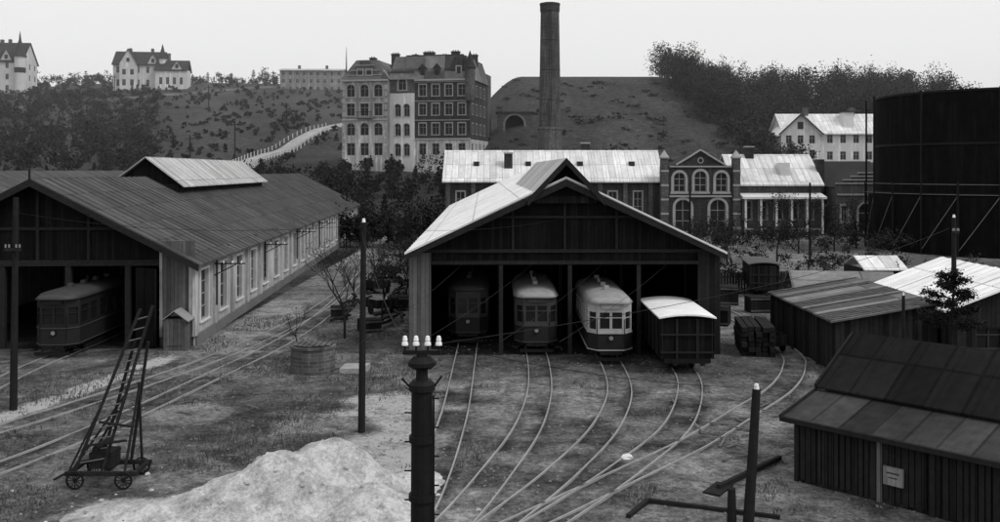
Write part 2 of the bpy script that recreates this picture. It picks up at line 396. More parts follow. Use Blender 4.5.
# ------------------------------------------------------------------ trams
def tram(x,y,yaw,L=8.2,W=2.1,H=3.4,low='tram_mid',up='tram_light',roof='tram_roof',mold='tram_light'):
    g=G('tram_car',(x,y,0.05),yaw); w=W/2
    pl=[(-w*.6,0),(w*.6,0),(w,.55),(w,L-.55),(w*.6,L),(-w*.6,L),(-w,L-.55),(-w,.55)]
    for i in range(8):
        a=Vector(pl[i]); b=Vector(pl[(i+1)%8]); d=b-a; ln=d.length; d/=ln
        if i in(2,6):
            n=6; wn=[(ln*(k+.1)/n,ln*(k+.9)/n,1.55,2.5) for k in range(n)]
        else: wn=[(ln*.1,ln*.9,1.55,2.45)] if i not in(0,4) else [(ln*.05,ln*.48,1.6,2.45),(ln*.52,ln*.95,1.6,2.45)]
        wall(g,a.x,a.y,d.x,d.y,ln,1.45,2.85,wn,'upper_body',up,depth=.05,fw=.035,fm=up,mull=0,trans=1)
        wall(g,a.x,a.y,d.x,d.y,ln,.55,1.45,[],'lower_panels',low)
        nn=Vector((d.y,-d.x))*.02
        for zz,hh in((1.42,.04),(.62,.04)):
            g('body_mouldings',mold).beam((a.x+nn.x,a.y+nn.y,zz),(b.x+nn.x,b.y+nn.y,zz),.04,hh)
    secs=[(-.25,.0,.6),(.1,.12,.85),(.7,.3,1),(L-.7,.3,1),(L-.1,.12,.85),(L+.25,0,.6)]
    R=g('roof',roof); n=11; vs=[]; fs=[]
    for yy,cr,wd in secs:
        for k in range(n):
            t=-1+2*k/(n-1); vs.append((t*(w+.1)*wd,yy,2.87+(H-2.87-.12)*(1-t*t)**.6*(.4+cr*2) if abs(t)<1 else 2.84))
    for s in range(len(secs)-1):
        for k in range(n-1): fs.append((s*n+k,s*n+k+1,(s+1)*n+k+1,(s+1)*n+k))
    fs.append(tuple(range(n-1,-1,-1))); fs.append(tuple(range((len(secs)-1)*n,len(secs)*n)))
    for k in range(len(secs)-1): fs.append((k*n,(k+1)*n,(k+1)*n+n-1,k*n+n-1))
    R.add(vs,fs)
    U=g('underframe','iron_dark'); U.box(-w+.15,w-.15,.4,L-.4,.4,.54); U.box(-w*.5,w*.5,-.12,.05,.42,.56)
    U.box(-w+.1,-w+.25,1.5,L-1.5,.2,.4);U.box(w-.25,w-.1,1.5,L-1.5,.2,.4)
    U.tube((0,-.25,.5),(0,0,.5),.09)
    U.beam((-w*.8,-.18,.22),(w*.8,-.18,.22),.05,.16); U.beam((-w*.5,-.18,.22),(-w*.5,.2,.5),.05,.05); U.beam((w*.5,-.18,.22),(w*.5,.2,.5),.05,.05)
    Wh=g('wheels','iron_dark')
    for yy in(L/2-1.1,L/2+1.1):
        for xx in(-.5,.5): Wh.tube((xx-.05,yy,.36),(xx+.05,yy,.36),.36,n=18)
        Wh.tube((-.6,yy,.36),(.6,yy,.36),.06)
    g('headlamp','lamp_glass').tube((0,-.1,1.2),(0,-.01,1.2),.1,n=14)
    g('headlamp_rim','iron_dark').tube((0,-.08,1.2),(0,-.02,1.2),.14,n=14)
    g('destination_board',up).box(-.45,.45,-.1,-.04,2.6,2.8)
    T=g('trolley_pole','iron_dark'); T.tube((0,L*.5,H-.12),(0,L*.5,H+.25),.08); T.tube((0,L*.5,H+.2),(0,L*.5+3.6,H+.55),.03,.02)
    V_=g('roof_vents',roof)
    for yy in(2,3.6,5.2,6.8): V_.box(-.12,.12,yy-.15,yy+.15,H-.12,H+.06)
    for s in(-1,1):
        g('handrails','iron_dark').tube((s*w*.62,-.03,.9),(s*w*.62,-.03,2.1),.018)
        g('steps','iron_dark').box(s*w-.12,s*w+.12,.1,.5,.3,.36)
    g.done(smooth=('roof',)); return g
tram(-1.7,50.2,0,up='tram_mid',low='tram_dark',roof='tram_mid',mold='tram_mid')
tram(1.82,47.4,0,up='tram_mid',low='tram_dark',roof='tram_roof',mold='tram_mid')
tram(5.28,45.2,0,low='tram_dark')
tram(-21.9,46.6,1.5,up='tram_dark',low='tram_dark',roof='tram_mid',H=3.35,mold='tram_mid')
def wagon(x,y,yaw,L,W,z1,roofm,bodym='board_black',ends=True):
    g=G('goods_wagon',(x,y,.03),yaw); w=W/2
    g('body',bodym).box(-w,w,0,L,.7,z1)
    F=g('framing','tram_dark')
    for xx in(-w-.01,-w*.4,w*.4,w+.01): F.box(xx-.05,xx+.05,-.05,-.005,.7,z1)
    F.box(-w-.06,w+.06,-.09,-.055,z1-.75,z1-.67); F.box(-w-.06,w+.06,-.09,-.055,.95,1.03)
    for k in range(6):
        yy=L*k/5; F.box(w+.003,w+.05,yy-.05,yy+.05,.7,z1); F.box(-w-.05,-w-.003,yy-.05,yy+.05,.7,z1)
    R=g('roof',roofm); n=9; vs=[];fs=[]
    for yy in(-.2,L+.2):
        for zz in(0,-.07):
            for k in range(n):
                t=-1+2*k/(n-1); vs.append((t*(w+.14),yy,z1+.02+.14*(1-t*t)+zz+.07))
    for k in range(n-1):
        fs+=[(k,k+1,2*n+k+1,2*n+k),(n+k,3*n+k,3*n+k+1,n+k+1),(k,n+k,n+k+1,k+1),(2*n+k,2*n+k+1,3*n+k+1,3*n+k)]
    fs+=[(0,2*n,3*n,n),(n-1,2*n-1,4*n-1,3*n-1)]
    R.add(vs,fs)
    U=g('underframe','iron_dark'); U.box(-w+.1,w-.1,-.1,L+.1,.5,.69)
    for xx in(-.6,.6): U.tube((xx,-.4,.6),(xx,-.1,.6),.05); U.tube((xx,-.43,.6),(xx,-.39,.6),.15,n=12)
    for yy in(L*.25,L*.75):
        for xx in(-.5,.5): g('wheels','iron_dark').tube((xx-.05,yy,.38),(xx+.05,yy,.38),.38,n=16)
    g.done()
wagon(8.45,42.9,0,5.8,2.3,2.5,'tram_roof_white')
wagon(19.2,69,-8,4.5,2.0,2.3,'tram_mid','board_dark')
# ------------------------------------------------------------------ left tram shed
def left_shed():
    yaw=2.9
    g=G('tram_shed',(-24.05,49.4,0),yaw); hw=8.0; D=85; ze=4.65; zr=8.8
    nb=20; bw=D/nb; wins=[]
    for k in range(nb):
        c=(k+.5)*bw; wins+= [(c-.85,c+.85,1.1,3.85)]
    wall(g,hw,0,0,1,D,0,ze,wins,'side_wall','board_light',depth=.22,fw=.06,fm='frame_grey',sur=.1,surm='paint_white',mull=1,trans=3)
    wall(g,-hw,D,0,-1,D,0,ze,[],'side_wall','board_light')
    wall(g,hw,D,-1,0,2*hw,0,ze,[],'side_wall','board_light')
    S=g('plinth','concrete'); S.box(hw+.003,hw+.12,.25,D,-.2,.55)
    Pp=g('pilasters','plaster_worn')
    for k in range(nb+1): Pp.box(hw+.003,hw+.16,k*bw-.25,k*bw+.25,.56,ze-.3)
    g('eaves_board','frame_dark').box(hw+.003,hw+.14,.2,D,ze-.29,ze-.15)
    f=g('front_piers','board_mid')
    f.box(hw-1.75,hw-.002,0,.3,0,ze+.9); f.box(-hw+.002,-hw+1.2,0,.3,0,ze+.5)
    f.box(hw-1.72,hw-.03,-.06,-.003,.0,.5)
    g('corner_boards','board_light').box(hw-.25,hw+.0,-.05,-.004,.51,ze-.1); g('corner_boards').box(hw-1.75,hw-1.6,-.05,-.004,.51,ze+.3)
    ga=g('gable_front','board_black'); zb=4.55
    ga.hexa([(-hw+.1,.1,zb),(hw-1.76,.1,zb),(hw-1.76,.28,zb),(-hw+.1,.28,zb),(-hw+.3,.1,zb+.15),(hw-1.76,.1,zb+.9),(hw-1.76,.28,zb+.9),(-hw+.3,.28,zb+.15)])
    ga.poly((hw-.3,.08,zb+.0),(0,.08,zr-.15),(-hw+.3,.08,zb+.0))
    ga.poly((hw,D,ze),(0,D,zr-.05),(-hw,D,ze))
    B=g('door_frames','timber')
    B.box(-hw+1.2,hw-1.75,-.05,.07,zb-.3,zb); B.beam((-5,.03,6.2),(5,.03,6.2),.1,.16)
    for xx in(-5.1,-1.8,1.55,4.6): B.box(xx-.14,xx+.14,-.02,.25,0,zb-.3)
    for xx in(-2.6,0,2.6): B.box(xx-.07,xx+.07,-.03,.07,zb,zr-.5-abs(xx)*.52)
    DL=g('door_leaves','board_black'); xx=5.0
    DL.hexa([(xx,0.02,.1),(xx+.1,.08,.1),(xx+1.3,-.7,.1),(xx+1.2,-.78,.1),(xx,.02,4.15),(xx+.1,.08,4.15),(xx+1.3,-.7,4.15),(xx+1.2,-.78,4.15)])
    gable_roof(g,-hw,hw,-.9,D+.4,ze,zr,.55,.1,'y','roof','roof_grey',ribs=1.0,ribm='roof_grey',rh=.05)
    BB=g('bargeboards','timber')
    for s in(-1,1): BB.hexa([(s*(hw+.5),-.99,ze-.62),(s*(hw+.5),-.91,ze-.62),(0,-.91,zr-.38),(0,-.99,zr-.38),(s*(hw+.5),-.99,ze-.28),(s*(hw+.5),-.91,ze-.28),(0,-.91,zr-.01),(0,-.99,zr-.01)])
    y0,y1,lw,le,lr=17.5,47.5,2.4,8.35,10.2
    g('lantern_walls','board_dark').box(-lw+.2,lw-.2,y0+.2,y1-.2,7.2,le)
    ll=g('lantern_gables','board_black'); ll.poly((-lw+.2,y0+.19,le-.1),(lw-.2,y0+.19,le-.1),(0,y0+.19,lr-.12)); ll.poly((-lw+.2,y1-.19,le),(lw-.2,y1-.19,le),(0,y1-.19,lr-.12))
    gable_roof(g,-lw,lw,y0-.2,y1+.2,le,lr,.3,.08,'y','lantern_roof','roof_pale',ribs=0)
    S=g('lantern_seams','roof_pale')
    for k in range(22): S.beam((0,y0+k*1.4,lr+.02),(lw+.3,y0+k*1.4,le-.22),.05,.05)
    g('ridge_finial','timber').tube((0,-.95,zr),(0,-.95,zr+.5),.06)
    I=g('interior_frames','timber')
    for yy in range(8,84,8):
        for xx in(-5.1,-1.8,1.55,4.6): I.box(xx-.1,xx+.1,yy,yy+.2,0,6)
        I.beam((-hw,yy,4.6),(hw,yy,4.6),.2,.25)
    for k in range(4):
        yy=4+k*14
        A=g('wall_brackets','iron_dark'); A.tube((hw+.1,yy,3.95),(hw+1.8,yy,3.95),.04); A.tube((hw+.1,yy,3.3),(hw+1.3,yy,3.9),.03); A.tube((hw+.2,yy+.1,1.6),(hw+.2,yy+.1,4.3),.05)
        for t in(.6,1.1,1.6): g('insulators','porcelain').tube((hw+t,yy,3.97),(hw+t,yy,4.1),.04)
    g.done()
left_shed()
g=G('workshop_shed',(-45,62,0),2.9); hw=9
wall(g,hw,0,0,1,70,0,5.2,[],'walls','board_mid'); wall(g,-hw,0,1,0,2*hw,0,5.2,[(3,6,0,4),(8,11,0,4),(13,16,0,4)],'walls','board_mid')
g('gable','board_dark').poly((-hw,-.01,5.2),(hw,-.01,5.2),(0,-.01,9.1)); gable_roof(g,-hw,hw,-.5,70,5.2,9.2,.4,.1,'y','roof','roof_grey'); g.done()
# ------------------------------------------------------------------ central tram shed
def central_shed():
    g=G('tram_shed',(3.25,47.5,0),1.03); hw=7.8; D=62; ze=5.25; zr=8.9
    wall(g,hw,0,0,1,D,0,ze,[((k+.3)*6,(k+.7)*6,1.5,3.8) for k in range(10)],'side_walls','board_dark')
    wall(g,-hw,D,0,-1,D,0,ze,[((k+.3)*6,(k+.7)*6,1.5,3.8) for k in range(10)],'side_walls','board_dark')
    wall(g,hw,D,-1,0,2*hw,0,ze,[],'side_walls','board_dark')
    f=g('front_piers','board_mid'); f.box(-hw+.003,-hw+1.1,0,.25,0,ze-.1)
    f2=g('front_pier_dark','board_dark'); f2.box(hw-1.1,hw-.003,0,.25,0,ze-.1)
    ga=g('gable_front','board_black'); ga.poly((-hw+.02,.12,ze-.12),(hw-.02,.12,ze-.12),(0,.12,zr-.1)); ga.poly((-hw,D,ze),(hw,D,ze),(0,D,zr-.1))
    ga.box(-hw+1.1,hw-1.1,.14,.24,ze-.7,ze-.1)
    B=g('door_frames','timber')
    B.box(-hw+1.1,hw-1.1,-.04,.13,ze-.72,ze-.55); B.beam((-hw+.3,.05,ze-.05),(hw-.3,.05,ze-.05),.14,.16); B.beam((-4,.05,6.9),(4,.05,6.9),.1,.12)
    for xx in(-3.2,.25,3.7): B.box(xx-.1,xx+.1,-.02,.12,0,ze-.75)
    for xx in(-2.6,0,2.6): B.box(xx-.06,xx+.06,.03,.11,ze,zr-.5-abs(xx)*.46)
    gable_roof(g,-hw,hw,-.7,D+.3,ze,zr,.15,.1,'y','roof','roof_white',ribs=1.5,ribm='roof_white',rh=.04)
    BB=g('bargeboards','timber')
    for s in(-1,1): BB.hexa([(s*(hw+.1),-.8,ze-.42),(s*(hw+.1),-.71,ze-.42),(0,-.71,zr-.45),(0,-.8,zr-.45),(s*(hw+.1),-.8,ze-.16),(s*(hw+.1),-.71,ze-.16),(0,-.71,zr-.09),(0,-.8,zr-.09)])
    Z=g('verge_strip','paint_white')  # thin white strip along both front roof edges
    for s in(-1,1): Z.hexa([(s*(hw+.14),-.84,ze-.15),(s*(hw+.14),-.66,ze-.15),(s*1.6,-.66,zr-.80+.02),(s*1.6,-.84,zr-.80+.02),(s*(hw+.14),-.84,ze-.05),(s*(hw+.14),-.66,ze-.05),(s*1.6,-.66,zr-.71+.02),(s*1.6,-.84,zr-.71+.02)])
    lw,le,lr,y0,y1=1.65,8.1,9.85,-.5,26
    g('lantern_walls','board_dark').box(-lw+.1,lw-.1,y0+.2,y1-.2,7.6,le)
    ll=g('lantern_gables','board_black'); ll.poly((-lw,y0+.19,le-.15),(lw,y0+.19,le-.15),(0,y0+.19,lr-.1)); ll.poly((-lw,y1-.19,le),(lw,y1-.19,le),(0,y1-.19,lr-.1))
    gable_roof(g,-lw,lw,y0-.35,y1+.2,le,lr,.25,.08,'y','lantern_roof','roof_pale',ribs=0)
    for s in(-1,1): g('lantern_verge','timber').hexa([(s*(lw+.25),y0-.44,le-.62),(s*(lw+.25),y0-.36,le-.62),(0,y0-.36,lr-.34),(0,y0-.44,lr-.34),(s*(lw+.25),y0-.44,le-.26),(s*(lw+.25),y0-.36,le-.26),(0,y0-.36,lr-.0),(0,y0-.44,lr-.0)])
    I=g('interior_frames','timber')
    for yy in range(6,60,7):
        for xx in(-3.2,.25,3.7): I.box(xx-.1,xx+.1,yy,yy+.2,0,7)
        I.beam((-hw,yy,5.1),(hw,yy,5.1),.2,.25)
    g.done()
central_shed()
# ------------------------------------------------------------------ long brick building
def long_building():
    g=G('brick_works_building',(-7.8,135,0),0)
    wl=[(1.6+k*3.6,2.8+k*3.6,3.0,6.2) for k in range(8)]
    wall(g,0,0,1,0,30.5,-1,8.1,wl,'walls','brick_dark',depth=.25,fw=.08,fm='frame_grey',gm='glass_far',sur=.14,trans=2)
    wall(g,0,12,0,-1,12,-1,8.1,[],'walls','brick_dark')
    g('walls','brick_dark').poly((0,0,8.1),(0,12,8.1),(0,6,12.1))
    gable_roof(g,-.4,31.2,0,12,8.1,12.2,.6,.2,'x','roof','roof_white_x',ribs=1.8,ribm='roof_white_x')
    g('cornice','stone_trim').box(0,30.4,-.25,-.003,7.55,7.75)
    for k in range(9): g('pilasters','brick_mid').box(k*3.6+.1,k*3.6+.7,-.2,-.004,-1,7.5)
    X0,X1,Yf=30.5,41.4,-1.6; W=X1-X0
    wins=[(1.7,3.3,6.2,8.9,1),(4.6,6.3,6.2,9.1,1),(7.6,9.2,6.2,8.9,1),(1.9,4.1,.6,5.1,1),(6.8,9.0,.6,5.1,1)]
    wall(g,X0,Yf,1,0,W,-1,9.9,wins,'walls','brick_dark',depth=.3,fw=.1,fm='frame_grey',gm='glass_far',sur=.36,mull=1,trans=2)
    wall(g,X1,Yf,0,1,1.7,-1,9.9,[],'walls','brick_dark'); wall(g,X0,Yf+1.7,0,-1,1.7,-1,9.9,[],'walls','brick_dark')
    c=(X0+X1)/2; z=9.9; g('gable','brick_dark').add([(X0+2,Yf-.01,z),(X1-2,Yf-.01,z),(c+1.0,Yf-.01,11.4),(c,Yf-.01,12.0),(c-1,Yf-.01,11.4),(X0+2,Yf+.5,z),(X1-2,Yf+.5,z),(c+1,Yf+.5,11.4),(c,Yf+.5,12.0),(c-1,Yf+.5,11.4)],[(0,1,2,3,4),(5,9,8,7,6),(1,6,7,2),(2,7,8,3),(3,8,9,4),(4,9,5,0)])
    T=g('gable_trim','stone_trim')
    T.beam((X0+2,Yf-.1,z+.1),(c-1,Yf-.1,11.45),.35,.22);T.beam((c-1,Yf-.1,11.5),(c,Yf-.1,12.1),.35,.22);T.beam((X1-2,Yf-.1,z+.1),(c+1,Yf-.1,11.45),.35,.22);T.beam((c+1,Yf-.1,11.5),(c,Yf-.1,12.1),.35,.22)
    T.box(X0+1.1,X1-1.1,Yf-.16,Yf-.003,5.45,5.7); T.box(X0+1.1,X1-1.1,Yf-.2,Yf-.003,9.65,9.85)
    g('gable_window','stone_trim').tube((c,Yf-.08,10.6),(c,Yf-.02,10.6),.42,n=16); g('gable_window_glass','glass_far').tube((c,Yf-.1,10.6),(c,Yf-.06,10.6),.3,n=16)
    for x in(X0-.1,X1-.9):
        g('bay_towers','brick_mid').box(x,x+1.0,Yf-.25,Yf+.9,-1,10.9); g('tower_caps','stone_trim').box(x-.12,x+1.12,Yf-.37,Yf+1.02,10.9,11.1)
        for q in range(5): g('tower_bands','stone_trim').box(x-.05,x+1.05,Yf-.3,Yf-.255,1+q*2,1.25+q*2)
        g('tower_caps').add([(x-.1,Yf-.35,11.1),(x+1.1,Yf-.35,11.1),(x+1.1,Yf+1,11.1),(x-.1,Yf+1,11.1),(x+.5,Yf+.3,12.1)],[(0,1,4),(1,2,4),(2,3,4),(3,0,4)])
    slab(g('bay_roof','roof_dark'),(X0+1,Yf+.5,9.6),(c,Yf+.5,11.8),(c,6,11.8),(X0+1,6,9.6),.1)
    slab(g('bay_roof','roof_dark'),(c,Yf+.5,11.8),(X1-1,Yf+.5,9.6),(X1-1,6,9.6),(c,6,11.8),.1)
    wr=[(1.0+k*2.2,2.1+k*2.2,2.2,4.8) for k in range(5)]
    wall(g,X1,0,1,0,12.0,-1,7.6,wr,'walls_right','brick_mid',depth=.25,fw=.1,fm='frame_grey',gm='glass_far',sur=.15)
    wall(g,X1+12.0,0,0,1,12,-1,7.6,[],'walls_right','brick_mid')
    g('walls_right').poly((X1+12,0,7.6),(X1+12,12,7.6),(X1+12,6,11.5))
    gable_roof(g,X1-.7,X1+12.3,0,12,7.6,11.6,.6,.2,'x','roof','roof_white_x',ribs=1.8,ribm='roof_white_x')
    C=g('porch','paint_white'); C.hexa([(X1+.3,-2.6,5.2),(X1+12,-2.6,5.2),(X1+12,-.01,5.2),(X1+.3,-.01,5.2),(X1+.3,-2.6,5.5),(X1+12,-2.6,5.5),(X1+12,-.01,6.0),(X1+.3,-.01,6.0)])
    for k in range(6): C.box(X1+.6+k*2.15,X1+.85+k*2.15,-2.4,-2.15,0,5.2)
    g('porch_rail','frame_grey').box(X1+.6,X1+11.6,-2.33,-2.25,.9,1.1)
    for x,y,h in((8.4,2,11.6),(20,7,13.2),(44,5,12.6)): g('chimneys','brick_dark').box(x,x+1.2,y,y+1,8,h); g('chimney_caps','stone_trim').box(x-.1,x+1.3,y-.1,y+1.1,h,h+.2)
    g('dormer','paint_white').box(48,49.4,1.3,3.5,8.5,10.3)
    for k in range(4): g('roof_hatches','roof_dark').box(4+k*7.5,4.8+k*7.5,2.5,3.4,9.5,10.5)
    g.done()
    g=G('brick_annex',(47,133,0),0); W=8.6
    wall(g,0,0,1,0,W,-1,7.0,[(.8,1.6,2,4.2),(3.2,5.4,.5,4.6,1),(6.9,7.7,2,4.2)],'walls','brick_mid',depth=.25,fw=.12,fm='frame_grey',gm='glass_far',sur=.28)
    wall(g,W,0,0,1,10,-1,7.0,[],'walls','brick_mid'); wall(g,0,10,0,-1,10,-1,7.0,[],'walls','brick_mid')
    for k in range(4):
        g('stepped_gable','brick_mid').box(.0+k*1.05,W-k*1.05,-.02,.4,7.0+k*.5,7.5+k*.5); g('gable_coping','stone_trim').box(-.1+k*1.05,W+.1-k*1.05,-.14,-.025,7.3+k*.5,7.48+k*.5)
    g('corbels','stone_trim').box(.2,W-.2,-.12,-.003,5.7,5.95)
    gable_roof(g,0,W,.45,10,7.0,9.0,.2,.15,'y','roof','roof_dark')
    g('chimney','brick_dark').box(-1.2,-.2,4,5,5,10.8)
    g.done()
    g=G('link_building',(44.5,141,0),0)
    wall(g,0,0,1,0,12,-1,7.5,[],'walls','brick_dark'); wall(g,12,0,0,1,8,-1,7.5,[],'walls','brick_dark'); gable_roof(g,0,12,0,8,7.5,10.6,.4,.15,'x','roof','roof_dark'); g.done()
long_building()
g=G('factory_chimney',(8.4,160,0))
g('shaft','brick_chimney').lathe(0,0,[(1.95,0),(1.95,16.4),(1.85,16.5),(1.55,36.4)],28)
g('base_band','brick_mid').lathe(0,0,[(2.05,10),(2.05,16.0),(2.15,16.05),(2.15,16.4),(1.96,16.45)],28)
g('crown','brick_chimney').lathe(0,0,[(1.56,35.8),(1.66,36.0),(1.66,36.9),(1.72,37.0),(1.72,37.3),(1.3,37.4)],28)
for z in(21,26,31): g('iron_bands','iron_dark').lathe(0,0,[(1.87-(z-16.5)*.0151,z),(1.87-(z-16.5)*.0151,z+.08)],28)
g('ladder','iron_dark').beam((-.2,-1.95,16),(-.2,-1.62,36),.05,.05); g('ladder').beam((.2,-1.95,16),(.2,-1.62,36),.05,.05)
g.done(smooth=('shaft',))
z=t1(3.6,206); g=G('tunnel_portal',(-.6,205.5,z-1.0),0)
wall(g,0,0,1,0,7.5,-3,4.2,[(1.7,5.8,-.5,3.6,1)],'walls','stone_dark',depth=2.0,fw=0,gm='roof_felt',sur=.4,surm='concrete')  # glass slot holds a near-black sheet: the tunnel's darkness painted as colour
wall(g,7.5,0,0,1,8,-3,4.2,[],'walls'); wall(g,0,8,0,-1,8,-3,4.2,[],'walls'); g('coping','stone_dark').box(-.3,7.8,-.3,8,4.2,4.5); g.done()
# ------------------------------------------------------------------ apartment house
def apartment():
    g=G('apartment_house',(-30.5,187,10.6),-11)
    fl=[.9,4.8,8.6,12.3]; KW=dict(gm='glass_far',depth=.35,fw=.07)
    A0,A1=14.2,25.2
    wn=[]
    for f in fl:
        for k in range(4): u=.9+k*2.6; wn.append((u,u+1.4,f+.7,f+2.9))
    hi=[w for w in wn if w[2]>5]; lo=[w for w in wn if w[2]<5]
    wall(g,A0,0,1,0,A1-A0,-5,4.6,lo,'base_walls','plaster_worn',fm='frame_grey',**KW)
    wall(g,A0,0,1,0,A1-A0,4.6,16.2,hi,'brick_walls','brick_dark',fm='frame_grey',sur=.16,**KW)
    y=-1.6; B0,B1=0,9.2
    wn=[]
    for i,f in enumerate(fl):
        for k in range(3): u=.9+k*2.8; wn.append((u,u+1.7,f+.6,f+3.0,1 if i in(1,3) else 0))
    lo=[w for w in wn if w[2]<8]; hi=[w for w in wn if w[2]>8]
    wall(g,B0,y,1,0,B1-B0,-5,8.4,lo,'base_walls','plaster_worn',fm='frame_grey',**KW)
    wall(g,B0,y,1,0,B1-B0,8.4,16.2,hi,'plaster_upper','plaster_grey',fm='frame_grey',sur=.22,**KW)
    wall(g,B1,y,0,1,1.6,-5,16.2,[],'plaster_upper','plaster_grey'); wall(g,B0,12,0,-1,13.6,-5,16.2,[],'base_walls','plaster_worn')
    wall(g,B1,0.001,1,0,A0-B1,-5,13.6,[(1.0,2.2,f+.5,f+2.9,1) for f in fl[:3]]+[(2.8,4.0,f+.5,f+2.9,1) for f in fl[:3]],'tower_walls','plaster_white',gm='glass_far',fm='frame_dark',depth=.35,fw=.08,sur=.12)
    wall(g,B1,0.001,1,0,A0-B1,13.6,17.6,[(1.7,3.3,14.2,16.4,1)],'tower_upper','brick_mid',gm='glass_far',fm='frame_dark',depth=.35,fw=.08,sur=.2)
    g('tower_top','roof_dark').add([(B1,-.2,17.6),(A0,-.2,17.6),(A0,3,17.6),(B1,3,17.6),((B1+A0)/2,1.4,20.0)],[(0,1,4),(1,2,4),(2,3,4),(3,0,4)])
    D=17; ws=[(1.5+k*3.6,2.8+k*3.6,f+.9,f+2.9) for f in fl for k in range(4)]
    wall(g,A1,0,0,1,D,-5,4.6,[w for w in ws if w[2]<5],'base_walls','plaster_worn',gm='glass_far',depth=.3)
    wall(g,A1,0,0,1,D,4.6,16.2,[w for w in ws if w[2]>5],'brick_walls','brick_dark',gm='glass_far',fm='frame_grey',depth=.3,sur=.12)
    wall(g,A1,D,-1,0,A1,-5,16.2,[],'brick_walls','brick_dark')
    T=g('cornices','stone_trim'); T.box(A0+.01,A1+.3,-.35,-.004,15.9,16.25); T.box(B0-.2,B1+.2,y-.35,y-.004,15.9,16.25); T.box(A0+.01,A1+.12,-.18,-.004,4.5,4.8); T.box(B0-.1,B1+.1,y-.18,y-.004,8.3,8.6)
    for k in range(3): T.box(A0+.01,A1+.06,-.1,-.004,8.25+k*3.7,8.38+k*3.7)
    for x in(B0,B1-.6):
        for k in range(12): g('quoins','stone_trim').box(x+(0 if k%2 else .12),x+.6-(0 if k%2 else .12),y-.1,y-.005,.0+k*1.3,.9+k*1.3)
    g('balcony','concrete').box(3.2,6.4,y-1.1,y-.02,8.7,8.95)
    for k in range(9): g('balcony_rail','iron_dark').box(3.22+k*.39,3.27+k*.39,y-1.08,y-1.03,8.95,9.9)
    g('balcony_rail').box(3.2,6.4,y-1.1,y-1.02,9.85,9.95)
    M=g('mansard_roof','roof_patch')
    def mans(x0,x1,y0,y1,za,zb,ins):
        M.add([(x0-.3,y0-.3,za),(x1+.3,y0-.3,za),(x1+.3,y1+.3,za),(x0-.3,y1+.3,za),(x0+ins,y0+ins*.6,zb),(x1-ins,y0+ins*.6,zb),(x1-ins,y1-ins,zb),(x0+ins,y1-ins,zb)],[(0,1,5,4),(1,2,6,5),(2,3,7,6),(3,0,4,7),(4,5,6,7),(0,3,2,1)])
    mans(A0-5,A1,0,D,16.25,20.8,1.0); mans(B0,B1,y,13,16.26,20.2,2.4)
    Q=g('bay_gable','brick_mid')
    for k,(a,b) in enumerate(((1.2,8.0),(1.9,7.3),(2.7,6.5),(3.6,5.6))): Q.box(a,b,y-.02-.0,y+.6,16.25+k*.95,17.2+k*.95); g('gable_copings','stone_trim').box(a-.1,b+.1,y-.12,y-.025,17.05+k*.95,17.19+k*.95)
    g('bay_gable_window','stone_trim').box(3.0,4.4,y-.08,y-.03,16.9,18.4); g('bay_gable_glass','glass_far').box(3.2,4.2,y-.1,y-.06,17.05,18.25); g('bay_gable_window').box(4.8,6.2,y-.08,y-.03,16.9,18.4); g('bay_gable_glass').box(5.0,6.0,y-.1,y-.06,17.05,18.25)
    # right end gable with turret, small dormers
    Q2=g('end_gable','brick_dark')
    for k,(a,b) in enumerate(((20.8,25.2),(21.4,24.6),(22.1,23.9))): Q2.box(a,b,-.02,.6,16.26+k*1.4,17.66+k*1.4)
    g('end_gable_window','stone_trim').box(22.4,23.6,-.08,-.03,17,18.8); g('end_gable_glass','glass_far').box(22.6,23.4,-.1,-.06,17.1,18.6)
    g('corner_turret','brick_mid').lathe(A1,0,[(.7,12),(1.0,13),(1.0,18.2)],10); g('turret_roof','roof_dark').lathe(A1,0,[(1.25,18.2),(.6,19.8),(.05,21.6)],10)
    for k in range(2):
        x=A0+.9+k*2.9; g('dormers','brick_mid').box(x,x+1.4,-.1,2.0,16.6,18.3); g('dormer_windows','glass_far').box(x+.3,x+1.1,-.17,-.11,17.0,18.0)
        g('dormer_roofs','roof_dark').add([(x-.2,-.3,18.3),(x+1.6,-.3,18.3),(x+.7,-.3,19.3),(x-.2,2.4,18.3),(x+1.6,2.4,18.3),(x+.7,2.4,19.3)],[(0,1,2),(3,5,4),(0,2,5,3),(1,4,5,2)])
    for x,yy,w,h in((3,6,1.2,20.9),(7.6,6,1.5,21.6),(11,8,1,21.4),(14,7,2.2,21.9),(17.5,8,1.2,21.4),(20,6,1.6,21.8),(23,9,1.6,21.4),(12.6,5,.8,21.2),(16,3,.7,21.3)):
        g('chimney_stacks','brick_dark').box(x,x+w,yy,yy+1,16.3,h+.3); g('chimney_tops','brick_dark').box(x-.1,x+w+.1,yy-.1,yy+1.1,h+.3,h+.5)
        for q in range(int(w/.5)): g('chimney_pots','brick_mid').tube((x+.3+q*.5,yy+.5,h+.5),(x+.3+q*.5,yy+.5,h+.8),.14,.11,8)
    g('roof_parapet','brick_dark').box(A0-2,A1-1.5,1,1.4,20.5,21.1)
    g('spire','roof_dark').tube((B0+.5,y+1,16.3),(B0+.5,y+1,22.8),.2,.03,8)
    g('rear_block','brick_mid').box(A1-8,A1-1.2,D+.2,D+9,-5,19.2)
    g.done()
apartment()
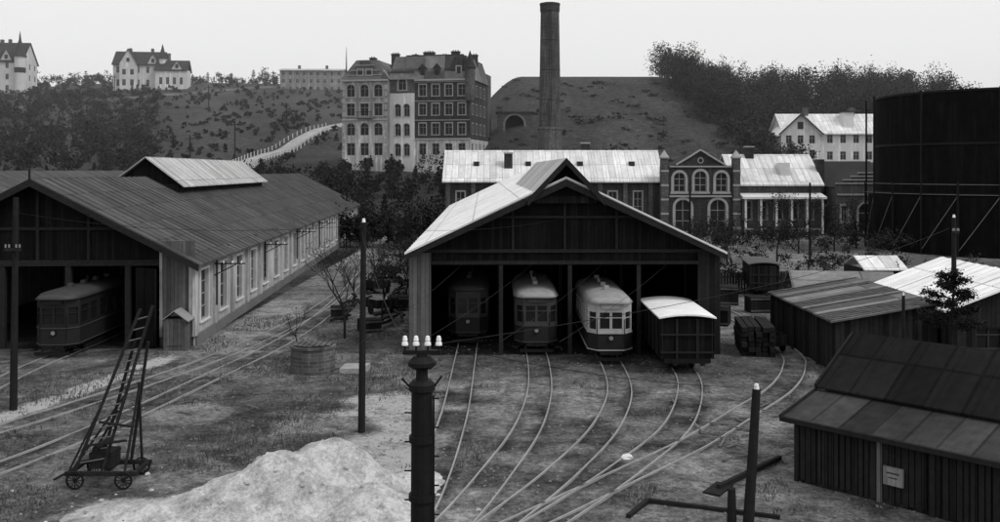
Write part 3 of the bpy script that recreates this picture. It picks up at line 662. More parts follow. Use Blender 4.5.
# ------------------------------------------------------------------ villas
def villa(name,x,y,z,w,d,h,roofh,yaw=0,tower=None,wm='plaster_white',rm='roof_dark',nw=5,floors=2,dz=4):
    g=G(name,(x,y,z),yaw)
    fh=h/floors; ws=[]
    for f in range(floors):
        for k in range(nw): c=w*(k+.5)/nw; ws.append((c-.6,c+.6,f*fh+fh*.28,f*fh+fh*.78))
    wall(g,0,0,1,0,w,-dz,h,ws,'walls',wm,gm='glass_far',fm='frame_grey',depth=.2,fw=.1,sur=.0)
    nd=max(2,int(d/4)); wd=[(d*(k+.5)/nd-.6,d*(k+.5)/nd+.6,f*fh+fh*.28,f*fh+fh*.78) for f in range(floors) for k in range(nd)]
    wall(g,w,0,0,1,d,-dz,h,wd,'walls',wm,gm='glass_far',depth=.2); wall(g,0,d,0,-1,d,-dz,h,wd,'walls',wm,gm='glass_far',depth=.2); wall(g,w,d,-1,0,w,-dz,h,[],'walls',wm)
    gable_roof(g,-.5,w+.5,0,d,h,h+roofh,.6,.25,'x','roof',rm)
    g('walls').poly((0,0,h),(0,d,h),(0,d/2,h+roofh-.2)); g('walls').poly((w,0,h),(w,d,h),(w,d/2,h+roofh-.2))
    for t in(.25,.7): g('chimneys','brick_mid').box(w*t,w*t+1,d/2-.6,d/2+.6,h,h+roofh+1.3)
    return g
def fgable(g,x0,x1,y,h,r):
    g('walls').poly((x0,y,h),(x1,y,h),((x0+x1)/2,y,h+r)); gable_roof(g,x0,x1,y-.4,y+7,h,h+r+.2,.4,.22,'y','front_roofs','roof_dark'); c=(x0+x1)/2; g('attic_windows','glass_far').box(c-.6,c+.6,y-.06,y-.01,h+.4,h+2)
zz=t1(-150,378)
g=villa('white_villa',-154,378,zz+.5,19,13,10.5,5.5,8)
wall(g,3,-2.2,1,0,6.5,-4,10.5,[(1,2.4,1.5,4),(4,5.4,1.5,4),(1,2.4,5.8,8),(4,5.4,5.8,8)],'walls','plaster_white',gm='glass_far',depth=.2); wall(g,9.5,-2.2,0,1,2.2,-4,10.5,[],'walls')
fgable(g,3,9.5,-2.2,10.5,5.5); fgable(g,13,17.5,-.03,10.5,4)
g('turret','plaster_white').lathe(19,0,[(1.4,-3),(1.4,12.5)],10); g('turret_roof','roof_dark').lathe(19,0,[(1.9,12.5),(.8,15.5),(.05,18.5)],10)
wall(g,17,-4,1,0,12,-4,8,[(1.5+k*2.6,2.7+k*2.6,2,4.8) for k in range(4)],'walls','plaster_white',gm='glass_far',depth=.2); wall(g,29,-4,0,1,9,-4,8,[],'walls'); wall(g,17,5,0,-1,9,-4,8,[],'walls')
gable_roof(g,16.5,29.5,-4,5,8,12,.5,.25,'x','wing_roof','roof_dark'); fgable(g,23,27.5,-4.03,8,3.4); g('chimneys').box(21,22,0,1,8,14.8); g.done()
g=villa('white_villa',-209,362,t1(-190,362)+.5,26,14,13,7.5,4,nw=7,floors=3)
T=g('tower','plaster_white'); T.lathe(25.5,-.5,[(2.0,-4),(2.0,14.2)],12); g('tower_spire','roof_dark').lathe(25.5,-.5,[(2.5,14.2),(1.5,16.5),(.5,20.5),(.05,24)],12)
g('tower_glazing','glass_far').lathe(25.5,-.5,[(2.05,8),(2.05,10)],12)
fgable(g,11,17,-.3,13,5.6); fgable(g,18,22.5,-.3,13,4.2); g('chimneys').box(14,15.2,9,10,11,22); g.done()
g=villa('pale_block',-89,384,t1(-77,384)-1,25,14,9.2,1.2,3,wm='plaster_grey',rm='roof_pale',nw=9,floors=3); g.done()
g=villa('white_house',59.5,199,t1(70,199)-.2,22,10,7.0,3.9,0,rm='roof_white_x',nw=8)
wall(g,-1.5,-3,1,0,8,-4,6.6,[(1,2.2,1.2,3),(3.4,4.6,1.2,3),(5.8,7,1.2,3),(1,2.2,4.3,6),(3.4,4.6,4.3,6),(5.8,7,4.3,6)],'walls','plaster_white',gm='glass_far',depth=.2); wall(g,6.5,-3,0,1,3,-4,6.6,[],'walls'); wall(g,-1.5,8,0,-1,11,-4,6.6,[],'walls')
g('walls').poly((-1.5,-3,6.6),(6.5,-3,6.6),(2.5,-3,10.3)); gable_roof(g,-1.5,6.5,-3.6,6,6.6,10.5,.6,.22,'y','front_roof','roof_white'); g('bargeboards','frame_dark').beam((-2.1,-3.66,6.1),(2.5,-3.66,10.4),.1,.3); g('bargeboards').beam((7.1,-3.66,6.1),(2.5,-3.66,10.4),.1,.3)
g('gable_window','glass_far').box(1.9,3.1,-3.06,-3.01,7.3,8.8)
g('dormer','paint_white').box(13,15,1,4,7.6,11.0); g('dormer_roof','roof_dark').box(12.7,15.3,.7,4.2,11.0,11.25); g.done()
# ------------------------------------------------------------------ gas holder
g=G('gas_holder',(59.7,112,0)); R=14.5; n=96
g('shell','gas_iron').lathe(0,0,[(R,6.5),(R,17.9),(R*.5,18.4),(.2,18.5)],n); g('tank','gas_iron').lathe(0,0,[(R+.7,-1),(R+.7,6.4)],n)
for z in(6.5,12.0,17.7): g('hoops','iron_dark').lathe(0,0,[(R+.08,z),(R+.08,z+.25)],n)
for i in range(24):
    t=2*math.pi*i/24; x,y=(R+1.1)*math.cos(t),(R+1.1)*math.sin(t)
    g('guide_columns','iron_dark').tube((x,y,-.5),(x,y,18.0 if i%2==0 else 8),.12)
    t2=2*math.pi*(i+1)/24; x2,y2=(R+1.1)*math.cos(t2),(R+1.1)*math.sin(t2)
    for z in(6.6,7.7): g('gallery_rail','concrete').tube((x,y,z),(x2,y2,z),.03)
    g('braces','concrete').tube((x,y,.5),(x2,y2,6.5),.04)
g.done()
# ------------------------------------------------------------------ right sheds
def right_shed():
    yaw=math.degrees(math.atan2(-.735,.68)); g=G('timber_shed',(8.35,28.3,0),yaw); L=13
    wall(g,.25,.35,1,0,L-.4,0,1.95,[],'walls','board_dark')
    a=g('walls','board_dark'); a.poly((.25,8.6,0),(.25,.35,0),(.25,.35,1.9),(.25,2.1,2.33),(.25,4.5,3.75),(.25,8.6,1.8)); a.poly((L-.15,.35,0),(L-.15,8.6,0),(L-.15,8.6,1.8),(L-.15,4.5,3.75),(L-.15,2.1,2.33),(L-.15,.35,1.9)); a.poly((.25,8.6,0),(.25,8.6,1.8),(L-.15,8.6,1.8),(L-.15,8.6,0))
    slab(g('lean_to_roof','roof_felt2'),(0,0,1.9),(L,0,1.9),(L,2.12,2.40),(0,2.12,2.40),.06)
    slab(g('upper_roof','roof_felt'),(0.05,2.0,2.50),(L,2.0,2.50),(L,4.5,3.9),(0.05,4.5,3.9),.06)
    slab(g('rear_roof','roof_felt'),(L,9,1.72),(0.05,9,1.72),(0.05,4.5,3.9),(L,4.5,3.9),.06)
    F=g('battens','timber')
    for k in range(12): g('felt_battens','roof_felt').beam((k*1.1+.3,2.02,2.52),(k*1.1+.3,4.5,3.91),.04,.02)
    F.beam((0,-.03,1.85),(L,-.03,1.85),.05,.14); F.beam((0,-.02,1.9),(0,2.1,2.38),.06,.12); F.beam((0.0,2.05,2.5),(0.0,4.5,3.86),.06,.14)
    for k in range(7): F.box(.3+k*2,.42+k*2,.27,.34,0,1.86)
    rr=random.Random(5)
    for k in range(70):
        u=.3+k*.18; w=.11+rr.random()*.05; q=rr.random(); F2=g('loose_boards','board_mid' ) if q<.06 else g('boards','board_dark') if q<.6 else g('boards_grey','timber'); F2.box(u,u+w,.30-.02*rr.random(),.345,.02+rr.random()*.12,1.8)
    g('notice_board','plaster_grey').box(3.05,3.6,.18,.26,.6,1.1); g('notice_text','frame_dark').box(3.15,3.5,.172,.179,.92,.96); g('notice_text').box(3.2,3.45,.172,.179,.8,.83)
    g('door','board_black').box(6.6,7.7,.2,.27,0,1.75)
    g.done()
right_shed()
g=G('storage_shed',(20,42.5,0),0)
gable_roof(g,.1,7.9,-.3,9,3.1,4.55,.3,.08,'y','roof','roof_white',xr=3.9,ribs=.9,ribm='roof_white',rh=.04)
wall(g,0.1,0,1,0,7.8,0,3.0,[(1.2,2.4,1.2,2.2),(4.5,5.7,1.2,2.2)],'walls','board_dark',fm='frame_dark'); wall(g,.1,9,0,-1,9,0,3.0,[],'walls','board_dark'); wall(g,7.9,0,0,1,9,0,3,[],'walls','board_dark')
g('walls').poly((.1,0,3),(7.9,0,3),(3.9,0,4.45)); g.done()
g=G('lean_to_shed',(15,43,0),0)
slab(g('roof','roof_patch'),(0,0,2.4),(4.95,0,3.25),(4.95,10.2,3.25),(0,10.2,2.4),.08)
rr=random.Random(4)
for k in range(26):
    y=.2+k*.39
    if rr.random()<.4: g('roof_boards','board_mid').hexa([(-.05,y,2.41),(4.9,y,3.26),(4.9,y+.2,3.26),(-.05,y+.2,2.41),(-.05,y,2.43),(4.9,y,3.28),(4.9,y+.2,3.28),(-.05,y+.2,2.43)])
wall(g,.2,.2,1,0,4.7,0,2.4,[],'walls','board_dark')
g('walls').poly((.2,.2,2.4),(4.9,.2,2.4),(4.9,.2,3.15)); wall(g,.2,10,0,-1,9.8,0,2.3,[],'walls','board_dark')
for k in range(6): g('posts','timber').box(.05,.17,.3+k*1.9,.42+k*1.9,0,2.3)
g.done()
g=G('low_shed',(17,55,0),-10)
gable_roof(g,0,6,0,5,2.2,3.2,.2,.08,'x','roof','roof_patch'); wall(g,0,0,1,0,6,0,2.2,[],'walls','board_dark'); wall(g,0,5,0,-1,5,0,2.2,[],'walls','board_dark'); g.done()
g=G('white_roof_hut',(27.5,72,0),0)
gable_roof(g,0,3.4,0,4,1.8,2.6,.2,.08,'x','roof','roof_white_x'); wall(g,0,0,1,0,3.4,0,1.8,[],'walls','board_dark'); wall(g,0,4,0,-1,4,0,1.8,[],'walls','board_dark'); g.done()
g=G('board_fence')
for k in range(60):
    x=12.2+k*.22; y=70+k*.03; h=1.6+.12*random.random(); g('boards','board_dark').box(x,x+.19,y,y+.03,0,h)
g('rails','timber').beam((12.2,70.1,1.3),(25.4,71.9,1.3),.06,.1); g.done()
# ------------------------------------------------------------------ poles
def pole(name,x,y,h,r=.12,lean=(0,0),arms=(),cap=True,z0=-.3):
    g=G(name,(x,y,0)); tx,ty=lean
    g('shaft','pole_wood').tube((0,0,z0),(tx,ty,h),r,r*.72,10)
    if cap: g('cap','porcelain').tube((tx,ty,h+.003),(tx,ty,h+.14),r*.5,r*.35,8)
    for z,w in arms:
        f=z/h; g('crossarm','timber').box(tx*f-w,tx*f+w,ty*f-r-.1,ty*f-r-.002,z-.05,z+.05)
        for s in(-.9,-.45,.45,.9):
            g('insulators','lamp_glass').tube((tx*f+w*s,ty*f-r-.05,z+.08),(tx*f+w*s,ty*f-r-.05,z+.2),.035,.03,8); g('pins','iron_dark').tube((tx*f+w*s,ty*f-r-.05,z+.05),(tx*f+w*s,ty*f-r-.05,z+.09),.02)
    g.done()
pole('utility_pole',-4.9,33.6,7.4,.13,lean=(.08,0))
pole('utility_pole',-18.75,36.6,8.2,.15,cap=False,lean=(.1,0),arms=((6.2,.3),))
pole('utility_pole',21.5,45,7.0,.14,arms=((6.3,.15),))
pole('utility_pole',6.35,24.4,3.55,.15,lean=(.32,.3))
pole('utility_pole',17.2,40.5,3.9,.09)
pole('utility_pole',31,95,8,.13,cap=False); pole('utility_pole',20,100,7,.13,cap=False)
for x,y in((-62,190),(-60,215),(-55,245),(-92,300),(-140,345)):
    g=G('utility_pole',(x,y,t1(x,y))); g('shaft','pole_wood').tube((0,0,-.3),(0,0,8),.18,.13); g('crossarm','timber').box(-.9,.9,-.25,-.16,7.2,7.35); g.done()
pole('fence_post',6.0,24.6,1.0,.14,cap=False)
g=G('insulator_mast',(-1.48,18,0))
g('lower_casing','iron_dark').lathe(0,0,[(.25,-.2),(.22,1),(.2,5.05),(.25,5.08),(.25,5.2),(.17,5.28)],14)
g('upper_post','pole_wood').tube((0,0,5.2),(0,0,5.75),.12,.1,10)
g('collar','iron_dark').lathe(0,0,[(.2,5.5),(.27,5.55),(.27,5.62),(.16,5.72)],14)
g('bands','iron_dark').lathe(0,0,[(.245,4.1),(.245,4.22)],14); g('bands').lathe(0,0,[(.25,3.0),(.25,3.12)],14)
g('crossarm','iron_dark').box(-.36,.36,-.06,.06,5.76,5.84)
for x in(-.32,-.11,.11,.32):
    g('pins','iron_dark').tube((x,0,5.84),(x,0,5.92),.02); g('insulators','porcelain').lathe(x,0,[(.035,5.92),(.065,5.93),(.06,5.98),(.04,5.99),(.05,6.03),(.035,6.1),(.01,6.11)],10)
g('bracket','iron_dark').tube((-.2,0,5.1),(-.38,0,5.3),.02); g('bracket').tube((.2,0,5.1),(.38,0,5.35),.02)
for s in(-1,1):
    for k in range(8): g('ladder_irons','iron_dark').beam((s*.18,0,.8+k*.55+(.27 if s>0 else 0)),(s*.33,0,.8+k*.55+(.27 if s>0 else 0)),.025,.025)
g('conduit','iron_dark').tube((.23,-.1,0),(.23,-.1,5.0),.02)
g.done()
def wire(name,p,q,sag=.4,r=.008):
    b=MB(); pr=None
    for i in range(21):
        t=i/20; c=Vector(p).lerp(Vector(q),t); c.z-=sag*4*t*(1-t)
        if pr: b.tube(pr,c,r,r,4,False)
        pr=c
    return b.make(name,'iron_dark')
wire('overhead_wire',(-1.2,18,5.95),(21.3,45,6.5),.5); wire('overhead_wire',(-1.8,18,5.95),(-4.9,33.6,7.1),.3)
wire('overhead_wire',(-4.9,33.6,7.2),(3.2,46.6,6.9),.3); wire('overhead_wire',(-4.9,33.6,7.3),(-18.6,36.6,7.6),.4,.01)
wire('overhead_wire',(-1.2,18,5.95),(6.7,24.7,3.6),.2)
for k,x in enumerate((-1.7,1.82,5.28,8.5)): wire('overhead_wire',(x,47.3,4.75),((-3.5,-2,0,1.5)[k],24,4.9),.15,.006)
# ------------------------------------------------------------------ tower ladder cart
def ladder_cart():
    g=G('tower_ladder_cart',(-11.5,28.2,0),0)
    T=g('stiles','timber')
    def ladder(a0,b0,a1,b1,n):
        T.beam(a0,a1,.07,.09); T.beam(b0,b1,.07,.09)
        for k in range(1,n):
            t=k/n; g('rungs','timber_pale').tube(Vector(a0).lerp(Vector(a1),t),Vector(b0).lerp(Vector(b1),t),.022,.022,6)
    ladder((-.95,-.45,.35),(-.1,-.45,.5),(.75,.2,5.1),(1.12,.2,5.2),15)
    ladder((-.55,.5,.4),(.35,.5,.4),(.55,.28,4.1),(.95,.28,4.1),11)
    for a,b in(((.55,-.5,.4),(.75,.15,2.9)),((.65,.6,.4),(.7,.2,2.9)),((-1.0,-.5,.45),(.3,.1,2.5)),((-.2,-.5,1.9),(.75,-.3,1.7)),((-.95,.5,.4),(.0,.4,2.0)),((-.6,-.48,1.2),(.6,-.48,1.35)),((-1.1,-.5,.4),(-.3,-.2,2.2))): T.beam(a,b,.06,.06)
    F=g('cart_frame','timber'); F.box(-1.15,.95,-.62,-.5,.35,.47); F.box(-1.15,.95,.5,.62,.35,.47)
    for x in(-1.1,-.1,.8): F.box(x,x+.1,-.5,.5,.36,.46)
    F.box(-.55,.1,-.35,.35,.48,.95); F.beam((-1.1,0,.4),(-1.7,-.1,.08),.06,.06)
    for x in(-.8,.6):
        for y in(-.72,.68):
            W=g('wheels','iron_dark')
            for k in range(14):
                a=2*math.pi*k/14; b=2*math.pi*(k+1)/14
                W.beam((x+.24*math.cos(a),y,.26+.24*math.sin(a)),(x+.24*math.cos(b),y,.26+.24*math.sin(b)),.05,.04)
            for k in range(6):
                a=math.pi*k/6; W.beam((x-.24*math.cos(a),y,.26-.24*math.sin(a)),(x+.24*math.cos(a),y,.26+.24*math.sin(a)),.02,.02)
        g('axles','iron_dark').tube((x,-.75,.26),(x,.75,.26),.03)
    g('winch','iron_dark').tube((-.3,-.5,1.1),(-.3,.5,1.1),.1,n=10)
    g.done()
ladder_cart()
g=G('brick_well',(-8.6,43.7,0))
W=g('wall','brick_mid'); W.lathe(0,0,[(1.02,-.1),(1.0,1.1),(1.06,1.12),(1.06,1.22)],20)
g('cover','board_black').lathe(0,0,[(.9,1.2),(.9,1.235)],20)
for k in range(7): g('cover_boards','board_mid').box(-.85+k*.25,-.65+k*.25,-.8+abs(k-3)*.12,.8-abs(k-3)*.12,1.24,1.27)
g.done()
b=MB(); b.hexa([(-7.3,43.2,0),(-6.2,43,0),(-6.0,44,0),(-7.2,44.2,0),(-7.3,43.2,.2),(-6.2,43,.25),(-6.0,44,.32),(-7.2,44.2,.25)]); b.make('stone_slab','rock')
g=G('switch_booth',(-16.6,48.9,0),2.9)
g('body','board_mid').box(-.55,.55,-.5,.5,0,1.65); g('panel','board_mid').box(-.4,.4,-.54,-.504,.3,1.5); gable_roof(g,-.6,.6,-.65,.65,1.65,2.1,.12,.05,'y','roof','frame_grey'); g.done()
g=G('timber_stack',(11.9,46.8,0),-8); rr=random.Random(2)
for k in range(6):
    for j in range(5):
        x=j*.34+rr.random()*.06; g('beams','timber').box(x,x+.28,rr.random()*.5,3.6+rr.random()*.5,k*.25,k*.25+.22)
g.done()
def cart(x,y,a):
    g=G('hand_cart',(x,y,0),a)
    g('bed','board_dark').box(-.8,.8,0,1.3,.4,.5); g('sides','board_dark').box(-.8,.8,-.04,0,.4,.95); g('sides').box(-.84,-.8,0,1.3,.4,.95); g('sides').box(.8,.84,0,1.3,.4,.95)
    for xx in(-.92,.92): g('wheels','iron_dark').tube((xx-.03,.6,.32),(xx+.03,.6,.32),.32,n=16)
    g('handles','timber').beam((-.5,-.9,.6),(-.5,0,.45),.05,.05); g('handles').beam((.5,-.9,.6),(.5,0,.45),.05,.05); g.done()
cart(13.6,47.6,12); cart(-7.2,61,40); cart(-9.5,71,-20)
for x,y,w,h,a in((11.2,52,1.2,.9,10),(13,57,1.5,1.1,-20),(16.8,62,1.3,1,5),(12.6,62.5,1.7,1.3,8),(15.5,66,2,1.2,-12),(-7.5,54.5,1.1,.7,25),(-6.6,63,1.3,.9,0),(-10,59,1,.8,12)):
    g=G('crate',(x,y,0),a); g('box','board_dark').box(-w/2,w/2,-w/2,w/2,0,h)
    for z in(.1,h-.15): g('battens','board_mid').box(-w/2-.03,w/2+.03,-w/2-.04,-w/2-.003,z,z+.1)
    g.done()
b=MB(); b.beam((3.4,25.2,.04),(4.1,26.4,.05),.12,.14); b.beam((4.1,26.4,.05),(7.4,25.1,.05),.12,.14)
b.beam((6.3,27.4,.1),(8.9,30.2,.1),.12,.14); b.beam((6.0,27.0,.03),(6.6,27.9,.03),.5,.06); b.make('timber_beams','timber')
b=MB()
for i in range(26):
    x=random.uniform(6.8,10.8); y=random.uniform(29.5,38); a=random.uniform(0,3); l=random.uniform(.3,1.1); b.beam((x,y,.06),(x+l*math.cos(a),y+l*math.sin(a),.08),.08,.03)
for i in range(20):
    x=random.uniform(-13,-2); y=random.uniform(34,46); a=random.uniform(0,3); l=random.uniform(.2,.8); b.beam((x,y,.06),(x+l*math.cos(a),y+l*math.sin(a),.08),.07,.03)
b.make('scrap_planks','timber_pale')
b=MB()
for i in range(110):
    x=random.uniform(-8,-5.8) if i<60 else random.uniform(-10.4,-9.4); y=random.uniform(55,80); a=random.uniform(1.2,1.9); l=random.uniform(.8,2.2); z=random.uniform(.08,.5); b.beam((x,y,z),(x+l*math.cos(a),y+l*math.sin(a),z+random.uniform(-.05,.12)),.14,.12)
b.make('lumber_pile','timber')
def rocks(name,items,mt):
    b=MB()
    for x,y,s in items:
        z=t1(x,y); n=6
        if (x+6)**2/16+(y-26)**2/6<2: z=max(z,float(sandh(x,y)))-.01
        vs=[(x+random.uniform(-.2,.2)*s,y,z+s*.7)]
        for ring,(rr_,zz_) in enumerate(((.8,.45),(1,.0))):
            for k in range(n):
                a=2*math.pi*k/n+random.random()*.4; q=s*rr_*random.uniform(.75,1.15); vs.append((x+q*math.cos(a),y+q*math.sin(a),z+s*zz_*random.uniform(.8,1.1)-.01))
        fs=[(0,1+k,1+(k+1)%n) for k in range(n)]+[(1+k,1+n+k,1+n+(k+1)%n,1+(k+1)%n) for k in range(n)]
        b.add(vs,fs)
    b.make(name,mt)
rocks('pale_boulder',[(4.08,30.4,.22)],'paint_white')
it=[]
for i in range(5200):
    x=random.uniform(-18,14); y=21.5+30*random.random()**1.3
    if ((x+6)/4.5)**2+((y-26)/2.4)**2<1: continue
    it.append((x,y,random.choice((.02,.03,.03,.045,.06)) ))
rocks('gravel',it,'gravel')
rocks('sand_lumps',[(random.gauss(-6,3.0),random.gauss(26,1.3),random.choice((.03,.04,.06,.1))) for i in range(170)],'sand')
# ------------------------------------------------------------------ vegetation
def leafmesh(name,centers,size,mt,parent=None,up=0.):
    C=np.asarray(centers,float); n=len(C); S=(np.asarray(size) if np.ndim(size) else np.full(n,size))*rng.uniform(.6,1.4,n)
    a=rng.normal(size=(n,3)); a/=np.linalg.norm(a,axis=1)[:,None]; b=rng.normal(size=(n,3)); b-=a*(a*b).sum(1)[:,None]; b/=np.linalg.norm(b,axis=1)[:,None]
    a*=S[:,None]; b*=S[:,None]*.6
    V=np.stack([C-a,C+b,C+a,C-b],1).reshape(-1,3); F=np.arange(4*n).reshape(n,4)
    me=bpy.data.meshes.new(name); me.from_pydata(V.tolist(),[],F.tolist()); me.materials.append(MATS[mt]); me.update()
    o=bpy.data.objects.new(name,me); SC.collection.objects.link(o)
    if parent: o.parent=parent
    return o
def crown(x,y,z,r,h,n,kind='round'):
    if kind=='round':
        k=max(5,int(n/28)); u=rng.normal(size=(k,3)); u/=np.linalg.norm(u,axis=1)[:,None]; u*=rng.uniform(.35,1,(k,1))
        cc=u*np.array([r,r,h/2])*rng.uniform(.8,1.15,(k,1))+np.array([x,y,z+h/2])
        idx=rng.integers(0,k,n); return cc[idx]+rng.normal(size=(n,3))*np.array([r,r,h*.5])*.18
    t=rng.uniform(0,1,n)**1.3; lay=np.floor(t*9)/9+.02; ang=rng.uniform(0,6.283,n); q=r*(1-lay)*rng.uniform(.2,1.05,n)*(.8+.35*np.sin(ang*5+lay*20))
    return np.stack([x+q*np.cos(ang),y+q*np.sin(ang),z+h*(.08+.92*lay)-q*.25+rng.normal(size=n)*.12*h/9],1)
def mass(name,trees,mt,trunks=True):
    cs=[];ss_=[];tb=MB()
    for(x,y,z,r,h,n,kind,ls) in trees:
        c=crown(x,y,z+(h*.12 if kind=='round' else 0),r,h*(.9 if kind=='round' else 1),n,kind); cs.append(c); ss_.append(np.full(len(c),ls))
        if trunks: tb.tube((x,y,z-.5),(x,y,z+h*.7),.016*h,.005*h,5,False)
    o=leafmesh(name,np.concatenate(cs),np.concatenate(ss_),mt)
    if trunks: tb.make('trunks','pole_wood',o)
R_=random.Random(11)
T=[]
for i in range(300):
    x=R_.uniform(44,118); y=R_.uniform(212,272)
    if 56<x<86 and y<215: continue
    if y>255 and R_.random()<.25: y=R_.uniform(246,262)
    h=R_.uniform(6.5,11.5); T.append((x,y,t1(x,y),R_.uniform(2.6,4.4),h,680,'round' if R_.random()<.9 else 'cone',.24))
for i in range(26):
    x=R_.uniform(46,60); y=R_.uniform(180,215); T.append((x,y,t1(x,y),2.5,R_.uniform(4,7),350,'round',.28))
mass('distant_trees',T,'foliage_far')
T=[]
for i in range(110):
    x=R_.uniform(-6,46); y=R_.uniform(160,252); s=R_.uniform(.5,1.5); T.append((x,y,t1(x,y)-.5,s*1.6,s*1.1,70,'round',.26))
for i in range(90):
    x=R_.uniform(-8,46); y=R_.uniform(160,185); s=R_.uniform(1,2.6); T.append((x,y,t1(x,y)-.5,s*1.4,s*1.5,90,'round',.28))
mass('hillside_shrubs',T,'foliage_mid',False)
T=[]
for i in range(1500):
    y=R_.uniform(185,395); x=-y*R_.uniform(.16,.60)
    a=x/y
    if -46<x and y<225: continue
    if abs(x-np.interp(y,[186,205,229,262,290],[-53,-54,-51,-45,-40]))<4: continue
    dense=a<-.36
    if not dense and R_.random()<.5: continue
    h=R_.uniform(2,6) if dense and R_.random()<.45 else R_.uniform(.8,2.4)
    if y>330: h=min(h,3)
    T.append((x,y,t1(x,y)-.3,h*.65,h,int(50+h*26),'round' if R_.random()<.8 else 'cone',.3))
mass('hillside_trees',T,'foliage_dark',False)
T=[]
for i in range(230):
    x=R_.uniform(-245,-30); y=R_.uniform(398,420)
    if abs(x+143)<22 and y<406: continue
    h=R_.uniform(2.5,7.0); T.append((x,y,t1(x,y)-.3,h*.55,h,200,'round' if R_.random()<.8 else 'cone',.32))
mass('skyline_trees',T,'foliage_far')
T=[]
for i in range(150):
    x=R_.uniform(-52,2); y=R_.uniform(140,184)
    if x>-12 and y<152: continue
    h=R_.uniform(3,7.5)
    if y>172: h*=.65
    T.append((x,y,t1(x,y)-.2,h*.36,h,330,'cone' if R_.random()<.45 else 'round',.26))
for i in range(45):
    x=R_.uniform(-26,-9); y=R_.uniform(112,138); h=R_.uniform(2.5,6); T.append((x,y,0,h*.4,h,300,'round',.2))
mass('garden_trees',T,'foliage_dark')
T=[]
for i in range(90):
    x=R_.uniform(12,52); y=R_.uniform(104,128); h=R_.uniform(1.5,3.9); T.append((x,y,-.1,h*.55,h,190,'round',.13))
for i in range(70):
    x=R_.uniform(13,40); y=R_.uniform(72,100); h=R_.uniform(.8,2.4); T.append((x,y,-.1,h*.6,h,160,'round',.1))
for i in range(60):
    x=R_.uniform(-10,-5); y=R_.uniform(72,112); h=R_.uniform(1,2.8); T.append((x,y,-.1,h*.6,h,200,'round',.1))
mass('yard_shrubs',T,'shrub',False)
def bare(x,y,h,seed,leaves=250,name='bare_tree',ls=.07):
    r=random.Random(seed); g=G(name,(x,y,t1(x,y))); B=g('branches','pole_wood'); tips=[]
    def br(p,d,l,rad,dep):
        q=p+d*l*.5; d2=(d+Vector((r.uniform(-.2,.2),r.uniform(-.2,.2),r.uniform(-.05,.15)))).normalized(); e=q+d2*l*.5
        n=6 if dep<2 else 3
        B.tube(p,q,rad,rad*.8,n,False); B.tube(q,e,rad*.8,rad*.55,n,False)
        if dep>=2: tips.append(e)
        if dep==6 or (dep==5 and h<5): return
        for k in range(r.choice((2,3,3)) if dep else 4):
            dd=(d2*.8+Vector((r.uniform(-1,1),r.uniform(-1,1),r.uniform(-.15,.7)))*.75).normalized(); s=q.lerp(e,r.uniform(.3,1)) if k else e
            br(s,dd,l*r.uniform(.6,.8),rad*.55,dep+1)
    br(Vector((0,0,-.1)),Vector((0,0,1)),h*.3,h*.013,0)
    g.done()
    if leaves:
        c=np.array([tuple(tips[r.randrange(len(tips))]) for _ in range(leaves)])+rng.normal(size=(leaves,3))*.12*h/6
        leafmesh('leaves',c,ls,'foliage_mid',g.e)
bare(-8.5,52,6.6,1,300,ls=.05); bare(-7.2,58,6,2,300,ls=.05); bare(-9.8,64,5.5,3,300,ls=.05); bare(-10.6,49.5,3.0,14,60,ls=.04); bare(-6.5,66,6,15,300,ls=.06); bare(-10.0,76,6,16,300,ls=.06); bare(-8.2,84,6.5,17,300,ls=.06)
for i,(x,y,h) in enumerate(((28,96,8),(22,92,6.5),(17.5,88,6),(33,105,8),(38,108,7.5),(26,80,5.5),(30,75,5.5),(42,112,8),(14,100,6),(20,82,5))): bare(x,y,h,20+i,350,ls=.09)
g=G('pine_tree',(19.2,40.6,0)); g('trunk','pole_wood').tube((0,0,-.2),(0.2,0,4.6),.12,.04,8)
L_=[]; rr=random.Random(9)
for k in range(16):
    z=2.4+k*.15; a=k*2.4; l=1.5*(1-(k/19)**1.5)*rr.uniform(.7,1.1); e=Vector((.1+l*math.cos(a),l*math.sin(a),z+.25)); g('branches','pole_wood').tube((.1,0,z),e,.035,.01,5,False)
    for j in range(5):
        c=Vector((.1,0,z)).lerp(e,.35+j*.16); L_+= [(c.x+rr.gauss(0,.14),c.y+rr.gauss(0,.14),c.z+rr.gauss(0,.08)) for _ in range(90)]
g.done(); leafmesh('needles',L_,.05,'foliage_dark',g.e)
N=150000
gx_=rng.uniform(-24,22,N); gy_=21+ (60-21)*rng.uniform(0,1,N)**1.25
den=vn(gx_,gy_,2.2,21)*.6+vn(gx_,gy_,.6,22)*.4
left=np.where(gx_<-2.8,.48,.66)
dm=np.full(N,9.)
for q in TP[::3]: dm=np.minimum(dm,np.hypot(gx_-q[0],gy_-q[1]))
sand=((gx_+5.5)/6)**2+((gy_-26)/3.5)**2; sand2=((gx_+3.6)/1.8)**2+((gy_-34)/5)**2
sh=(gx_>-5)&(gx_<11.5)&(gy_>46.5); sh2=(gx_<-15.7)&(gy_>48)
k=(den>left)&(dm>.7)&(sand>1.0)&(sand2>1)&~sh&~sh2&~((gx_>8.4)&(gy_<29.5))
gx_,gy_=gx_[k],gy_[k]; n=len(gx_); gz=ter(gx_,gy_); hh=rng.uniform(.04,.17,n)*(.6+vn(gx_,gy_,1.5,31)); an=rng.uniform(0,6.283,n); w=rng.uniform(.01,.025,n)
lx,ly=rng.normal(size=n)*.07,rng.normal(size=n)*.07
V=np.stack([np.stack([gx_-w*np.cos(an),gy_-w*np.sin(an),gz-.02],1),np.stack([gx_+w*np.cos(an),gy_+w*np.sin(an),gz-.02],1),np.stack([gx_+lx,gy_+ly,gz+hh],1)],1).reshape(-1,3)
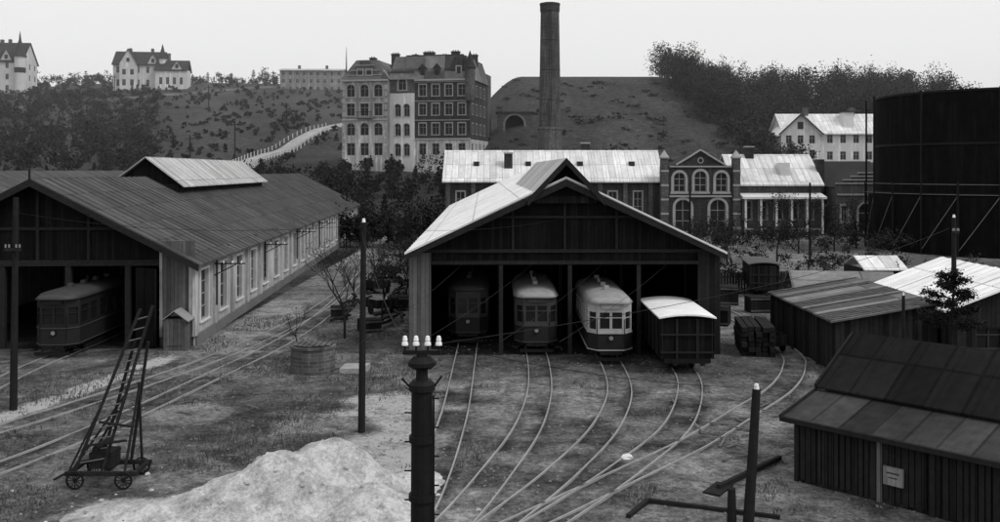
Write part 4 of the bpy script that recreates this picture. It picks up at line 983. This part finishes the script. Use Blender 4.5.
me=bpy.data.meshes.new('grass'); me.from_pydata(V.tolist(),[],np.arange(3*n).reshape(n,3).tolist()); me.materials.append(MATS['grass_blades']); SC.collection.objects.link(bpy.data.objects.new('grass',me))
# ------------------------------------------------------------------ distant haze (real air volume over the far ground)
hm=bpy.data.materials.new('haze'); hm.use_nodes=True; ht=hm.node_tree; ht.nodes.clear()
ho=ht.nodes.new('ShaderNodeOutputMaterial'); hv=ht.nodes.new('ShaderNodeVolumeScatter'); hv.inputs['Color'].default_value=(.97,.97,.97,1); hv.inputs['Density'].default_value=.00045; hv.inputs['Anisotropy'].default_value=.2
ht.links.new(hv.outputs[0],ho.inputs['Volume']); MATS['haze']=hm
b=MB(); b.box(-700,700,120,900,-20,90); b.make('haze','haze')
# ------------------------------------------------------------------ sky, sun, camera
w=bpy.data.worlds.new('World'); SC.world=w; w.use_nodes=True; t=w.node_tree; bg=t.nodes['Background']
sky=t.nodes.new('ShaderNodeTexSky'); sky.sky_type='NISHITA'; sky.sun_disc=False
EL,AZ=50,118
sky.sun_elevation=math.radians(EL); sky.sun_rotation=math.radians(AZ); sky.dust_density=4; sky.air_density=1
bw=t.nodes.new('ShaderNodeRGBToBW'); t.links.new(sky.outputs[0],bw.inputs[0])
m1=t.nodes.new('ShaderNodeMath'); m1.operation='MULTIPLY_ADD'; m1.inputs[1].default_value=.25; m1.inputs[2].default_value=5.35; t.links.new(bw.outputs[0],m1.inputs[0])
t.links.new(m1.outputs[0],bg.inputs['Color']); bg.inputs['Strength'].default_value=.15
s=bpy.data.lights.new('sun','SUN'); s.energy=1.2; s.angle=math.radians(12); s.color=(1,1,1); so=bpy.data.objects.new('sun',s); SC.collection.objects.link(so)
d=Vector((math.sin(math.radians(AZ))*math.cos(math.radians(EL)),math.cos(math.radians(AZ))*math.cos(math.radians(EL)),math.sin(math.radians(EL))))
so.rotation_euler=(d).to_track_quat('Z','Y').to_euler(); so.location=(0,0,60)
cam=bpy.data.cameras.new('camera'); co=bpy.data.objects.new('camera',cam); SC.collection.objects.link(co); SC.camera=co
co.location=(0,0,9.25); co.rotation_euler=(math.radians(90),0,0); cam.lens=34.2; cam.sensor_width=36; cam.shift_y=-.091; cam.clip_end=6000; cam.clip_start=.1
SC.view_settings.view_transform='Standard'; SC.view_settings.look='None'; SC.view_settings.exposure=0
